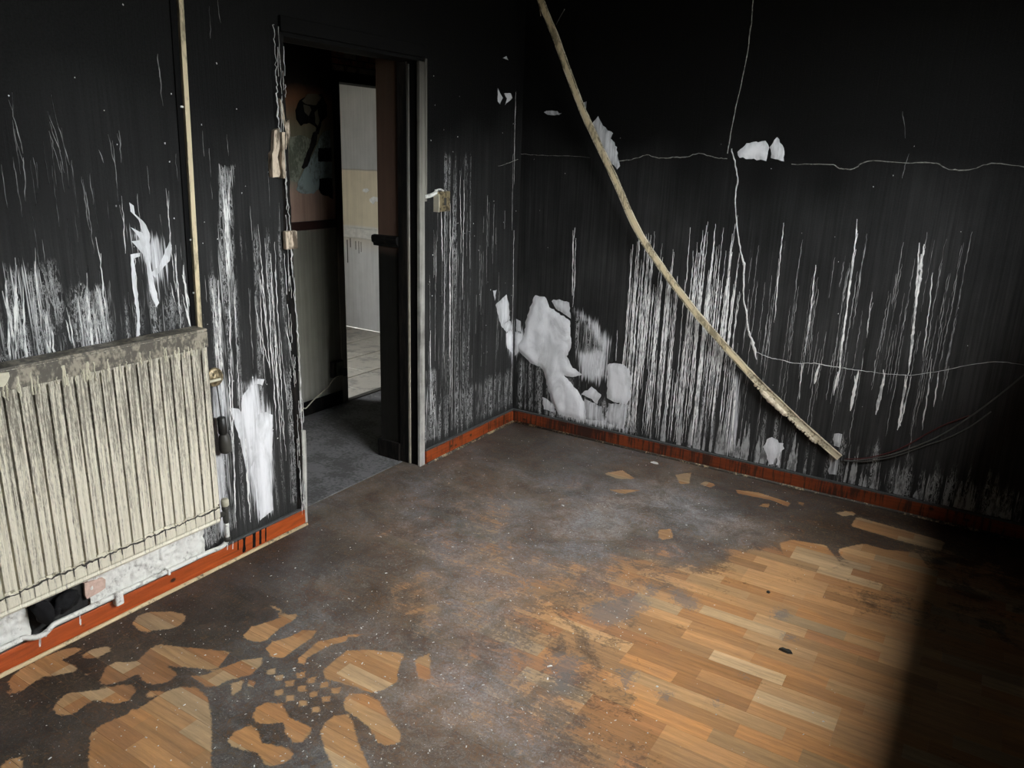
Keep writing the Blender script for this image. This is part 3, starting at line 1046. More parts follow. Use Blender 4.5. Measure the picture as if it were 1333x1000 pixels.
# walls behind the camera, window wall, ceiling
mb = MB()
mb.box(-WT, XW + 0.32, YB - 0.2, YB, 0, ZC)
tag(mb.build('wall_back', M_WALLO), 'sooty wall behind the photographer', 'wall', kind='structure')
mb = MB()
y0, y1, z0, z1 = WIN
mb.box(XW, XW + 0.32, YB, 0, 0, z0)
mb.box(XW, XW + 0.32, YB, 0, z1, ZC)
mb.box(XW, XW + 0.32, YB, y0, z0, z1)
mb.box(XW, XW + 0.32, y1, 0, z0, z1)
tag(mb.build('wall_window', M_WALLO), 'sooty outer wall with the burnt-out window opening', 'wall', kind='structure')
win = empty('window_1', (XW + 0.2, (y0 + y1) / 2, z0), 'charred window frame with the glass gone', 'window', 'structure')
fw = 0.06
box('frame', XW + 0.17, XW + 0.23, y0, y0 + fw, z0, z1, M_CHAR, win)
box('frame', XW + 0.17, XW + 0.23, y1 - fw, y1, z0, z1, M_CHAR, win)
box('frame', XW + 0.17, XW + 0.23, y0 + fw, y1 - fw, z0, z0 + fw, M_CHAR, win)
box('frame', XW + 0.17, XW + 0.23, y0 + fw, y1 - fw, z1 - fw, z1, M_CHAR, win)
tag(box('ceiling', -WT, XW + 0.32, YB - 0.2, 0.2, ZC, ZC + 0.1, M_CEIL), 'ceiling burnt black with soot', 'ceiling', kind='structure')

# ------------------------------------------------------------------ the laminate floor
floor = box('floor', -0.107, XW, YB, 0.0, -0.08, -0.0085, M_CHAR)
tag(floor, 'sooty laminate floor with clean shoe prints and worn bare wood strips', 'floor', kind='structure')
cA = lambda pts: crop(0, 800, .2, pts)
cB = lambda pts: crop(150, 760, .15, pts)
cC = lambda pts: crop(300, 780, .22, pts)
cD = lambda pts: crop(900, 600, .25, pts)
cE = lambda pts: crop(540, 480, .3, pts)
cF = lambda pts: crop(100, 740, .3, pts)
clean_px = [
    cA([(50, 440), (110, 370), (300, 270), (420, 225), (510, 210), (525, 235), (400, 300), (510, 340), (500, 370), (400, 390), (260, 410), (150, 495), (80, 530), (70, 480)]),
    cA([(525, 270), (620, 215), (720, 210), (720, 235), (650, 280), (560, 290)]),
    cA([(540, 400), (615, 340), (600, 390)]), cA([(345, 455), (440, 415), (380, 450)]),
    cA([(345, 620), (380, 560), (440, 510), (560, 500), (640, 490), (800, 455), (870, 460), (885, 500), (840, 560), (740, 585), (650, 560), (600, 560), (480, 650), (380, 660)]),
    cA([(940, 500), (1010, 495), (1060, 500), (960, 555)]), cA([(0, 985), (60, 940), (150, 930), (150, 1060), (0, 1060)]), cA([(0, 515), (40, 515), (0, 545)]),
    cF([(50, 866), (60, 720), (100, 680), (230, 630), (235, 600), (265, 595), (270, 610), (370, 540), (440, 515), (520, 515), (565, 555), (585, 650), (585, 900), (560, 1200), (60, 1200)]),
    cB([(155, 330), (200, 270), (300, 245), (480, 240), (605, 265), (610, 310), (560, 370), (440, 400), (320, 405), (270, 435), (200, 400), (160, 360)]),
    cB([(180, 680), (280, 580), (370, 525), (1000, 590), (880, 750), (530, 720), (350, 700), (190, 700)]),
    cB([(-130, 830), (-80, 720), (0, 680), (180, 680), (250, 700), (430, 710), (535, 770), (520, 820), (440, 860), (330, 875), (250, 850), (200, 780), (100, 830), (0, 865), (-100, 880), (-140, 860)]),
    cB([(630, 795), (760, 800), (900, 740), (1110, 660), (1280, 640), (1270, 700), (1180, 790), (1000, 830), (880, 890), (780, 890), (700, 830)]),
    cC([(75, 215), (120, 165), (250, 125), (330, 95), (400, 85), (385, 120), (280, 180), (210, 250), (150, 255), (85, 235)]),
    cC([(240, 40), (270, 40), (330, 90), (370, 100), (300, 105)]),
    cC([(210, 290), (250, 250), (350, 225), (430, 180), (510, 190), (480, 230), (380, 300), (310, 350), (240, 340)]),
    cC([(400, 350), (520, 250), (620, 230), (690, 215), (690, 250), (600, 270), (450, 350), (440, 390), (400, 375)]),
    cC([(550, 420), (630, 350), (690, 305), (830, 300), (1030, 320), (1000, 400), (985, 440), (990, 490), (900, 540), (830, 555), (700, 510), (560, 470)]),
    cC([(665, 610), (700, 560), (800, 560), (880, 600), (930, 690), (1010, 800), (1000, 850), (930, 870), (870, 850), (830, 770), (760, 710), (680, 660)]),
    cC([(530, 790), (560, 730), (620, 690), (700, 680), (730, 740), (750, 840), (800, 940), (850, 1060), (640, 1060), (560, 900)]),
    cC([(130, 700), (150, 640), (220, 610), (300, 620), (350, 700), (480, 760), (480, 790), (420, 850), (370, 850), (330, 800), (310, 730), (220, 740), (150, 730)]),
    cC([(-20, 840), (30, 780), (120, 745), (160, 780), (190, 850), (340, 880), (375, 920), (350, 960), (260, 990), (210, 985), (160, 910), (60, 890), (5, 870)]),
    cC([(1090, 360), (1182, 320), (1182, 500), (1110, 460)]), cC([(110, 480), (150, 490), (135, 520), (100, 515)]), cC([(690, 210), (790, 205), (780, 220), (700, 225)]),
    cC([(0, 500), (80, 480), (60, 540), (10, 570)]),
    cD([(460, 430), (520, 410), (700, 440), (740, 490), (780, 540), (700, 570), (560, 540), (480, 490)]),
    cD([(760, 460), (900, 430), (1000, 460), (1180, 480), (1250, 580), (1332, 650), (1332, 760), (1100, 690), (900, 580), (780, 500)]),
    cD([(830, 340), (860, 290), (1000, 330), (1320, 420), (1300, 470), (1100, 420)]), cD([(750, 270), (830, 260), (860, 280), (790, 290)]),
    cD([(230, 150), (350, 165), (520, 220), (500, 240), (420, 205), (240, 170)]), cD([(40, 120), (80, 105), (125, 125), (100, 140)]), cD([(345, 235), (410, 215), (400, 245)]),
    cD([(550, 210), (590, 220), (570, 240)]),
    cE([(820, 455), (900, 440), (960, 480), (880, 478)]), cE([(1055, 700), (1110, 695), (1125, 735), (1060, 745)]), cE([(1130, 460), (1200, 450), (1190, 500), (1150, 500)]),
    cE([(840, 525), (990, 525), (900, 545)]),
]
for (x, y) in [(285, 467), (350, 500), (420, 530), (492, 562), (565, 592), (285, 552), (355, 586), (430, 616), (505, 652), (415, 450), (555, 507), (625, 541), (480, 480), (240, 430)]:
    clean_px.append(cC([(x - 25, y - 12), (x + 27, y - 20), (x + 25, y + 14), (x - 23, y + 20)]))
clean_polys = [np.array([gxy(*p) for p in q]) for q in clean_px]
cG = lambda pts: crop(840, 740, .2, pts)
blot_px = [cG([(150, 140), (220, 130), (350, 220), (330, 280), (250, 270), (170, 200)]), cG([(820, 270), (900, 260), (960, 300), (900, 340), (830, 320)]),
           cG([(890, 430), (980, 430), (990, 460), (900, 465)]), cG([(625, 680), (670, 675), (680, 705), (640, 710)]), cG([(90, 800), (170, 800), (150, 850), (90, 845)]),
           cG([(0, 90), (90, 120), (70, 180), (0, 190)]), cG([(440, 840), (490, 850), (480, 900), (430, 890)]),
           [(760, 790), (830, 770), (850, 790), (800, 815), (770, 812)], [(720, 850), (760, 855), (740, 900), (720, 905)], [(800, 870), (830, 875), (815, 905)]]
blot_polys = [np.array([gxy(*p) for p in q]) for q in blot_px]
ctrl = [  # px x, px y, soot, dust
    (100, 880, 1.0, .05), (300, 800, 1.05, .08), (350, 720, 1.05, .12), (450, 680, .85, .40), (420, 720, 1.0, .25), (600, 620, .82, .50), (700, 580, .92, .25), (800, 600, .88, .30),
    (560, 600, .9, .3), (850, 660, .95, .75), (950, 690, .98, .62), (760, 700, .90, .70), (600, 700, .70, .62), (650, 780, .62, .68), (540, 780, .68, .52), (450, 770, .85, .40),
    (600, 900, .74, .62), (560, 960, .80, .52), (700, 950, .76, .52), (650, 860, .58, .58), (800, 800, .45, .5), (850, 755, .48, .35), (900, 850, .02, 0), (1000, 800, 0, 0),
    (800, 900, .28, .3), (900, 960, .02, 0), (820, 985, .5, .4), (1100, 850, 0, 0), (1200, 900, .08, 0), (1300, 920, .12, 0), (1010, 745, .15, 0), (1100, 700, .85, .12),
    (1130, 770, .35, .1), (1210, 760, .40, 0), (1300, 800, .45, 0), (1250, 680, .98, 0), (1000, 650, .92, .15), (1150, 650, .95, .05), (400, 950, .95, .35), (100, 980, 1.0, .1),
    (200, 850, 1.0, .08), (480, 880, .85, .45), (900, 720, .75, .35), (730, 820, .45, .5), (740, 880, .5, .5), (950, 760, .2, .1), (1333, 690, 1.0, 0), (680, 560, .95, .15), (1000, 990, .02, 0), (1200, 990, .1, 0),
    (330, 880, .95, .3), (540, 700, .75, .5), (430, 830, .9, .4), (780, 760, .55, .55), (870, 800, .2, .2), (850, 900, .1, .1), (880, 990, .15, .1)]
CP = np.array([[*gxy(c[0], c[1]), c[2], c[3]] for c in ctrl])


def floor_fields(XY):
    d2 = ((XY[:, None, :] - CP[None, :, :2]) ** 2).sum(2)
    w = 1.0 / (d2 + 0.0025) ** 2
    w /= w.sum(1, keepdims=True)
    return w @ CP[:, 2], w @ CP[:, 3], sdf_union(XY, clean_polys, 0.2), sdf_union(XY, blot_polys, 0.2)


TONES = [(0.51, 0.280, 0.120), (0.50, 0.240, 0.085), (0.53, 0.315, 0.145), (0.43, 0.200, 0.075), (0.51, 0.265, 0.105), (0.53, 0.360, 0.195), (0.48, 0.245, 0.095), (0.49, 0.270, 0.115)]
prng = random.Random(12)
PW, PL = 0.0625, 0.24
rows = []
y = -1.725
while y < 0:
    y += PW
ytop = y
planks = []
row = 0
y = ytop
while y > YB:
    off = prng.random() * PL
    off = round(off / 0.06) * 0.06
    x = -0.107 - off
    while x < XW:
        L_ = PL * prng.choice((1.0, 1.0, 1.0, 1.0, 0.75, 1.25))
        xa, xb = max(x, -0.107), min(x + L_, XW)
        ya, yb = max(y - PW, YB), min(y, 0.0)
        if xb - xa > 0.01 and yb - ya > 0.004:
            planks.append((xa, xb, ya, yb, prng.choice(TONES), prng.choice((0.80, 0.92, 1.0, 1.0, 1.08, 1.2)) * prng.uniform(0.94, 1.06), row))
        x += L_
    y -= PW
    row += 1


def project(p):
    d = np.asarray(p, float) - CAM
    z = d @ AF
    return (666.5 + FPX * (d @ AR) / z, 500 - FPX * (d @ AU) / z, z)


def seen(pk):
    best = 0
    for fx in (0.1, 0.5, 0.9):
        px, py, z = project((pk[0] + (pk[1] - pk[0]) * fx, (pk[2] + pk[3]) / 2, 0))
        if z > 0.1 and -2 < px < 1335 and 0 < py < 1002:
            best = max(best, (pk[1] - pk[0]) * (pk[3] - pk[2]) / z ** 3)
    return best


TREAD = gxy(398, 898)      # finely printed sole tread: sampled more closely


def plank_geo(pk):
    xa, xb, ya, yb, tone, br, rw = pk
    g = 0.00015
    ge = 0.0005 if rw % 3 == 0 else g
    xa, xb, ya, yb = xa + g, xb - g, ya + g, yb - ge
    rs_ = 0.006 if math.hypot((xa + xb) / 2 - TREAD[0], (ya + yb) / 2 - TREAD[1]) < 0.32 else 0.018
    nx, ny = max(2, int((xb - xa) / rs_)), max(2, int((yb - ya) / rs_))
    xs_, ys_ = np.linspace(xa, xb, nx + 1), np.linspace(ya, yb, ny + 1)
    U, W_ = np.meshgrid(xs_, ys_)
    top = np.stack([U.ravel(), W_.ravel(), np.zeros(U.size)], 1)
    V_ = [tuple(v) for v in top]
    F_ = []
    for j in range(ny):
        for i in range(nx):
            k = j * (nx + 1) + i
            F_.append((k, k + 1, k + nx + 2, k + nx + 1))
    n = len(V_)
    V_ += [(xa, ya, -0.008), (xb, ya, -0.008), (xb, yb, -0.008), (xa, yb, -0.008)]
    c = [0, nx, (ny + 1) * (nx + 1) - 1, ny * (nx + 1)]
    for i in range(4):
        j = (i + 1) % 4
        F_.append((n + i, n + j, c[j], c[i]))
    return V_, F_


def floor_mesh(name, pks, parent):
    mb_ = MB()
    cols = []
    for pk in pks:
        V_, F_ = plank_geo(pk)
        mb_.add(V_, F_)
        cols += [tuple(c * pk[5] for c in pk[4]) + (1.0,)] * len(V_)
    o = mb_.build(name, M_FLOOR, parent)
    XY = np.array([(v[0], v[1]) for v in mb_.V])
    for nm, val in zip(('soot', 'dust', 'clean', 'blot'), floor_fields(XY)):
        attr(o, nm, val)
    a = o.data.attributes.new('tint', 'FLOAT_COLOR', 'POINT')
    a.data.foreach_set('color', np.array(cols, np.float32).ravel())
    return o


order = sorted(planks, key=seen, reverse=True)
near = [p for p in order[:295] if seen(p) > 0]
ids = set(map(id, near))
for pk in near:
    floor_mesh('wood_strip', [pk], floor)
floor_mesh('wood_strips', [p for p in planks if id(p) not in ids], floor)['kind'] = 'stuff'

# ------------------------------------------------------------------ skirting boards and beads
HB = 0.081


def skirting(name, x0, x1, y0, y1, mat, label, ledge):
    o = empty(name, ((x0 + x1) / 2, (y0 + y1) / 2, 0), label, 'baseboard', 'structure')
    box('board', x0, x1, y0, y1, 0.0, HB - 0.011, mat, o, 0.0015)
    if ledge == 'y':
        box('sooty_top_edge', x0, x1 - 0.002, y0, y1, HB - 0.011, HB, M_LEDGE, o, 0.003)
    else:
        box('sooty_top_edge', x0, x1, y0 + 0.002, y1, HB - 0.011, HB, M_LEDGE, o, 0.003)
    return o


sk1 = skirting('baseboard_left', 0.0005, 0.016, YB, DY0 - 0.005, M_SK1, 'bright orange varnished skirting board under the radiator', 'y')
sk2 = skirting('baseboard_left_corner', 0.0005, 0.016, DY1 + 0.02, -0.0165, M_SK2, 'red-brown skirting board between the doorway and the room corner', 'y')
sk3 = skirting('baseboard_right', 0.0005, XW, -0.016, -0.0005, M_SK3, 'dark sooted red skirting board under the wall with torn plaster', 'x')
# runs on the orange skirting
RS = MB()
rs = random.Random(3)


def face_run(x, y0, y1, w, off=0.0163):
    a, b = LW(x, y0, off), LW(x, y1, off)
    z_t, z_b = min(a[2], HB), max(b[2], 0.012)
    n = 5
    Vv, Ff = [], []
    for i in range(n + 1):
        t = i / n
        z = z_t + (z_b - z_t) * t
        yy = a[1] + (b[1] - a[1]) * t
        ww = w * (0.7 + 0.4 * rs.random()) / 2
        Vv += [(off, yy - ww, z), (off + 0.0015, yy, z), (off, yy + ww, z)]
    for i in range(n):
        k = i * 3
        Ff += [(k, k + 1, k + 4, k + 3), (k + 1, k + 2, k + 5, k + 4)]
    RS.add(Vv, Ff)


for x, y0_, y1_, w in [(52, 822, 842, .007), (60, 817, 829, .006), (105, 806, 814, .005), (296, 703, 716, .004), (303, 700, 715, .004), (104, 800, 812, .004)]:
    face_run(x, y0_, y1_, w)
RS.build('paint_run', M_DRIP, sk1)['kind'] = 'stuff'
RS = MB()
for x, y0_, y1_, w in [(318, 700, 722, .016), (331, 694, 716, .018), (339, 690, 710, .012), (310, 703, 716, .006), (346, 687, 706, .008)]:
    face_run(x, y0_, y1_, w)
RS.build('soot_run', M_CHAR, sk1)['kind'] = 'stuff'


def bead(name, pts, label, mat):
    V_, F_ = tube_data(pts, 0.0075, 8)
    o = mesh(name, V_, F_, mat, None, True)
    return tag(o, label, 'trim', kind='structure')


bead('trim_1', [(0.024, YB, 0.0045), (0.024, -3.2, 0.0045), (0.024, -2.4, 0.0045), (0.024, DY0 - 0.005, 0.0045)], 'pale wooden bead along the floor under the orange skirting', M_BEAD)
M_BEAD2 = grime('sooty_wood_bead', (0.62, 0.49, 0.30), (0.06, 0.05, 0.04), 0.60, 14, (1, 1, 1), 0.6)
bead('trim_2', [(0.0235, DY1 + 0.02, 0.0045), (0.0235, -0.5, 0.0045), (0.0235, -0.03, 0.0045)], 'sooty wooden bead along the floor beside the doorway', M_BEAD2)
M_BEAD3 = grime('heavily_sooted_wood_bead', (0.62, 0.49, 0.30), (0.06, 0.05, 0.04), 0.74, 9, (1, 1, 1), 0.6)
bead('trim_3', [(0.03, -0.0235, 0.0045), (1.2, -0.0235, 0.0045), (XW - 0.01, -0.0235, 0.0045)], 'dark wooden bead along the floor under the torn plaster wall', M_BEAD3)

# ------------------------------------------------------------------ doorway of the burnt room
door = empty('door_1', (-0.05, (DY0 + DY1) / 2, 0), 'charred door frame without a door, chipped along its edges', 'door frame', 'structure')
# right jamb: worn pale lining edge, black recess, pale stop edge, black stop
box('architrave', -0.006, 0.012, DY1 - 0.028, DY1 + 0.012, 0.0, 1.985, M_WORN, door, 0.003)
box('jamb', -0.056, -0.007, DY1 - 0.018, DY1 - 0.001, 0.0, DZ - 0.02, M_BLACK, door)
M_STOP = zstain_mat('pale_stop_edge', [(0.0, (0.55, 0.50, 0.40)), (0.7, (0.50, 0.46, 0.36)), (1.3, (0.36, 0.35, 0.31)), (2.0, (0.04, 0.04, 0.035))], 16, 0.3, 0.6, 0.35)
box('stop_edge', -0.069, -0.057, DY1 - 0.024, DY1 - 0.001, 0.0, DZ - 0.03, M_STOP, door, 0.002)
box('door_stop', -0.125, -0.070, DY1 - 0.026, DY1 - 0.001, 0.0, DZ - 0.02, M_CHAR, door, 0.002)
box('head_lining', -0.125, -0.002, DY0, DY1, DZ - 0.018, DZ - 0.001, M_BLACK, door)
box('head_architrave', 0.001, 0.016, DY0 - 0.01, DY1 + 0.012, DZ - 0.004, DZ + 0.05, M_BLACK, door, 0.003)
box('architrave', 0.001, 0.014, DY1 + 0.0125, DY1 + 0.028, 1.36, 2.0, M_WORN, door, 0.003)
# left jamb, chipped
mb = MB()
jr = random.Random(8)
zz_ = np.linspace(0.0, 1.99, 80)
prev = None
Vj, Fj = [], []
for z in zz_:
    w = 0.024 + 0.012 * float(vnoise(z * 11, 3.0, 4)) + 0.006 * jr.random()
    d = 0.006 + 0.008 * float(vnoise(z * 17, 7.0, 5))
    yb = DY0 + 0.003
    Vj += [(0.0005, yb - w, z), (d, yb - w * 0.75, z), (d * 0.8, yb + 0.002 * jr.random(), z), (-0.10, yb + 0.006, z)]
for i in range(len(zz_) - 1):
    for k in range(3):
        a = i * 4 + k
        Fj.append((a, a + 1, a + 5, a + 4))
mesh('jamb', Vj, Fj, M_CHAR, door)
jl = Ribbons('L')
for k in range(46):
    z = jr.uniform(0.05, 1.95)
    yy = DY0 - jr.choice((0.002, 0.012, 0.022, 0.03))
    ln = jr.uniform(0.03, 0.16)
    n = 6
    pts = [(yy + jr.uniform(-.003, .003), z + ln * (1 - i / n)) for i in range(n + 1)]
    jl.ribbon(pts, [jr.uniform(0.0008, 0.004) for i in range(n + 1)], 0.017)
o = jl.build('chipped_paint', M_CRACK, door)


ridge('chipped_edge', 'L', lambda x, y: (lambda p: (p[1], p[2]))(LW(x, y, 0.012)), [(354, 30), (357, 70), (359, 110), (361, 150), (366, 190), (371, 235), (374, 275), (378, 320), (381, 370), (386, 430), (390, 490), (394, 550)],
      [0.7, 0.5, 1.2, 1.6, 0.6, 1.4, 0.6, 1.2, 0.7, 1.4, 0.7, 1.2], door, M_CRACK, 15, 0.005, 0.019, 9)


def splinter(name, pxs, x0, x1, mat, parent, seed):
    r_ = random.Random(seed)
    base = [LW(px, py, 0.01)[1:] for px, py in pxs]
    V_, F_ = [], []
    n = len(base)
    for p in base:
        V_.append((x0, p[0], p[1]))
    for p in base:
        V_.append((x1 + r_.uniform(-0.004, 0.004), p[0], p[1]))
    F_.append(tuple(range(n, 2 * n)))
    for i in range(n):
        j = (i + 1) % n
        F_.append((i, j, n + j, n + i))
    return mesh(name, V_, F_, mat, parent)


splinter('torn_plaster_block', [(355, 170), (360, 167), (361, 190), (359, 205), (362, 225), (361, 230), (352, 231), (351, 200), (354, 196)], 0.002, 0.022, M_SPLINT, door, 1)
splinter('torn_plaster_block', [(362, 172), (366, 172), (367, 200), (369, 232), (364, 232), (362, 215), (363, 195)], 0.002, 0.028, M_SPLINT, door, 2)
splinter('splinter', [(364, 128), (367, 135), (371, 160), (375, 155), (377, 175), (372, 195), (369, 165), (365, 150)], 0.0, 0.014, M_SPLINT, door, 3)
splinter('splinter', [(371, 90), (374, 100), (376, 130), (378, 160), (375, 170), (372, 140)], -0.03, -0.01, M_CHAR, door, 4)
box('hinge', 0.006, 0.03, *sorted([LW(366, 312)[1], LW(381, 312)[1]]), LW(372, 324)[2], LW(372, 300)[2], M_SPLINT, door, 0.006)
box('strike_plate', -0.012, 0.006, DY0 + 0.001, DY0 + 0.014, LW(399, 622)[2], LW(399, 596)[2], M_METAL, door, 0.003)
# pale plaster edge of the left jamb near the floor
splinter('chipped_edge', [(392, 560), (397, 560), (399, 600), (400, 668), (401, 680), (396, 682), (394, 620)], 0.0, 0.012, M_WORN, door, 6)

# reveal beyond the frame: brown plaster above a dado rail, black below
M_REV = zstain_mat('stained_brown_plaster', [(0.0, (0.016, 0.015, 0.013)), (1.08, (0.008, 0.008, 0.007)), (1.18, (0.12, 0.075, 0.055)), (1.6, (0.10, 0.062, 0.045)), (2.05, (0.06, 0.036, 0.022))], 9, 0.05, 0.75, 0.3)
box('reveal', -WT + 0.001, -0.126, DY1 - 0.016, DY1 + 0.001, 0.0, DZ - 0.001, M_REV, door)
mb = MB()
prof = [(0.0, 1.128), (0.010, 1.130), (0.013, 1.142), (0.024, 1.150), (0.028, 1.170), (0.024, 1.182), (0.0, 1.185)]
V_, F_ = [], []
for x in (-WT - 0.022, -0.126):
    for d, z in prof:
        V_.append((x, DY1 - 0.016 - d, z))
m_ = len(prof)
for i in range(m_):
    j = (i + 1) % m_
    F_.append((i, j, m_ + j, m_ + i))
F_ += [tuple(range(m_)), tuple(reversed(range(m_, 2 * m_)))]
mesh('dado_rail', V_, F_, M_CHAR, door)
box('skirting_block', -WT - 0.012, -0.126, DY1 - 0.034, DY1 - 0.0165, 0.0, 0.098, M_CHAR, door, 0.004)

# ------------------------------------------------------------------ hall and back room
M_HFLOOR = grime('dusty_hall_floor', (0.20, 0.20, 0.205), (0.10, 0.10, 0.10), 0.5, 5, (1, 1, 1), 0.8, 0.002, fine=60)
tag(box('floor_hall', HX, -0.111, -3.0, 1.6, -0.08, 0.001, M_HFLOOR), 'grey dusty floor of the hall beyond the doorway', 'floor', kind='structure')
M_HALL = zstain_mat('hall_wall_paint', [(0.0, (0.50, 0.50, 0.44)), (0.45, (0.42, 0.415, 0.34)), (1.12, (0.24, 0.235, 0.19)), (1.16, (0.42, 0.285, 0.22)), (1.34, (0.40, 0.27, 0.205)),
                                        (1.42, (0.24, 0.24, 0.18)), (1.70, (0.20, 0.175, 0.11)), (1.84, (0.19, 0.085, 0.04)), (1.93, (0.012, 0.009, 0.007)), (2.5, (0.004, 0.004, 0.004))], 5.0, 0.10, 0.7, 0.35)
mb = MB()
mb.box(HX - 0.12, HX, -3.0, D2Y0, 0, ZC)
mb.box(HX - 0.12, HX, D2Y1, 1.6, 0, ZC)
mb.box(HX - 0.12, HX, D2Y0, D2Y1, D2Z + 0.06, ZC)
wall_hall = mb.build('wall_hall', M_HALL)
tag(wall_hall, 'stained hall wall seen through the doorway, olive below and charred above', 'wall', kind='structure')
tag(box('ceiling_hall', -3.9, -WT, -3.0, 1.6, ZC, ZC + 0.1, M_CEIL), 'black ceiling over the hall and back room', 'ceiling', kind='structure')
tag(box('wall_hall_end', -3.9, -WT, -3.12, -3.0, 0, ZC, M_WALLO), 'dark end wall of the hall', 'wall', kind='structure')
tag(box('wall_hall_far_end', HX, -WT - 0.001, 1.6, 1.72, 0, ZC, M_WALLO), 'dark far end wall of the hall', 'wall', kind='structure')
# dado rail and black skirting on the hall wall
M_DADO = plain('dark_red_brown_wood', (0.030, 0.012, 0.009), 0.45, 0.4)
tag(box('trim_4', HX + 0.0005, HX + 0.022, -3.0, D2Y0 - 0.054, 1.128, 1.178, M_DADO, None, 0.006), 'dark red-brown dado rail on the hall wall', 'trim', kind='structure')
tag(box('baseboard_hall', HX + 0.0005, HX + 0.016, -3.0, D2Y0 - 0.054, 0.001, 0.088, M_CHAR, None, 0.003), 'charred black skirting board in the hall', 'baseboard', kind='structure')
d2 = empty('door_2', (HX, (D2Y0 + D2Y1) / 2, 0), 'burnt door frame between the hall and the bright back room', 'door frame', 'structure')
M_FR2 = zstain_mat('sooted_frame_paint', [(0.0, (0.46, 0.44, 0.38)), (0.9, (0.36, 0.33, 0.27)), (1.1, (0.12, 0.085, 0.065)), (1.25, (0.035, 0.02, 0.016)), (1.45, (0.010, 0.008, 0.008)), (2.1, (0.006, 0.006, 0.006))], 10, 0.08, 0.6, 0.4)
box('side_jamb', HX - 0.12, HX + 0.012, D2Y0 - 0.050, D2Y0, 0.001, D2Z + 0.06, M_FR2, d2, 0.003)
box('side_jamb', HX - 0.12, HX + 0.012, D2Y1, D2Y1 + 0.05, 0.001, D2Z + 0.06, M_FR2, d2, 0.003)
box('head_beam', HX - 0.12, HX + 0.012, D2Y0, D2Y1, D2Z, D2Z + 0.055, M_BLACK, d2, 0.003)
# bare bricks over that frame
M_BRICK = grime('sooty_red_brick', (0.38, 0.15, 0.09), (0.18, 0.13, 0.095), 0.5, 25, (1, 1, 1), 0.85, 0.003)
M_BRICK2 = grime('mortar_smeared_brick', (0.38, 0.31, 0.22), (0.19, 0.15, 0.11), 0.45, 25, (1, 1, 1), 0.85, 0.003)
br = random.Random(4)
for c in range(3):
    z = D2Z + 0.062 + c * 0.036
    yy = D2Y0 - 0.05 - (0.05 if c % 2 else 0)
    while yy < D2Y1:
        box('brick', HX + 0.0005, HX + 0.007 + br.uniform(0, 0.004), max(yy, D2Y0 - 0.05), yy + 0.098, z, z + 0.030, br.choice((M_BRICK, M_BRICK, M_BRICK2)) if c else M_BRICK2, wall_hall, 0.003)
        yy += 0.106


def hall_patch(name, pxs, mat, seed, off=0.004):
    pts = [LW(px, py, HX)[1:] for px, py in pxs]
    P_ = []
    r_ = random.Random(seed)
    n = len(pts)
    for i in range(n):
        a, b = np.array(pts[i]), np.array(pts[(i + 1) % n])
        k = max(1, int(np.linalg.norm(b - a) / 0.02))
        for q in range(k):
            P_.append(a + (b - a) * q / k + np.array([r_.uniform(-.003, .003), r_.uniform(-.003, .003)]))
    m = len(P_)
    V_ = [(HX + off, p[0], p[1]) for p in P_] + [(HX + 0.0003, p[0], p[1]) for p in P_]
    F_ = [tuple(range(m))] + [(i, (i + 1) % m, m + (i + 1) % m, m + i) for i in range(m)]
    return mesh(name, V_, F_, mat, wall_hall)


M_TEAL = grime('grey_teal_paint', (0.28, 0.35, 0.34), (0.11, 0.13, 0.115), 0.4, 8, (1, 1, 0.5), 0.7)
M_TEALG = grime('olive_teal_paint', (0.27, 0.29, 0.22), (0.11, 0.12, 0.085), 0.45, 8, (1, 1, 0.5), 0.7)
hp = lambda pts: crop(360, 170, .14, pts)
hall_patch('old_paint_patch', hp([(120, 60), (240, 40), (330, 90), (270, 280), (210, 420), (195, 480), (125, 465), (118, 250)]), M_TEALG, 1, 0.003)
hall_patch('old_paint_patch', hp([(300, 290), (380, 130), (400, 60), (440, 0), (495, 0), (495, 160), (380, 200), (380, 290), (510, 295), (510, 440), (400, 445), (390, 540), (340, 585), (220, 585), (185, 550), (200, 480)]), M_TEAL, 2, 0.004)
hall_patch('burnt_patch', hp([(385, 165), (500, 160), (505, 285), (385, 285)]), M_BLACK, 3, 0.006)
hall_patch('burnt_patch', hp([(395, 445), (512, 440), (520, 640), (480, 610), (410, 590), (390, 540)]), M_BLACK, 4, 0.006)
hall_patch('burnt_patch', hp([(340, 20), (385, 0), (360, 120), (280, 330), (250, 360), (230, 340), (290, 180)]), M_CHAR, 5, 0.006)
hp2 = lambda pts: crop(360, 60, .12, pts)
hall_patch('burnt_patch', hp2([(200, 700), (250, 590), (300, 560), (480, 520), (540, 640), (540, 760), (480, 830), (450, 960), (420, 960), (430, 880), (350, 830), (260, 860), (215, 800)]), M_BLACK, 6, 0.005)
hall_patch('scorched_paint_flake', hp2([(270, 590), (330, 520), (440, 515), (480, 560), (420, 640), (300, 625)]), plain('scorched_tan', (0.10, 0.085, 0.055), 0.8), 7, 0.007)
hall_patch('scorched_paint_flake', hp2([(285, 640), (355, 650), (365, 690), (340, 760), (300, 720)]), plain('scorched_tan_dark', (0.085, 0.075, 0.05), 0.8), 8, 0.007)
hall_patch('scorched_paint_flake', hp2([(405, 720), (440, 690), (455, 800), (440, 870), (415, 830)]), plain('scorched_olive', (0.13, 0.12, 0.08), 0.8), 9, 0.007)
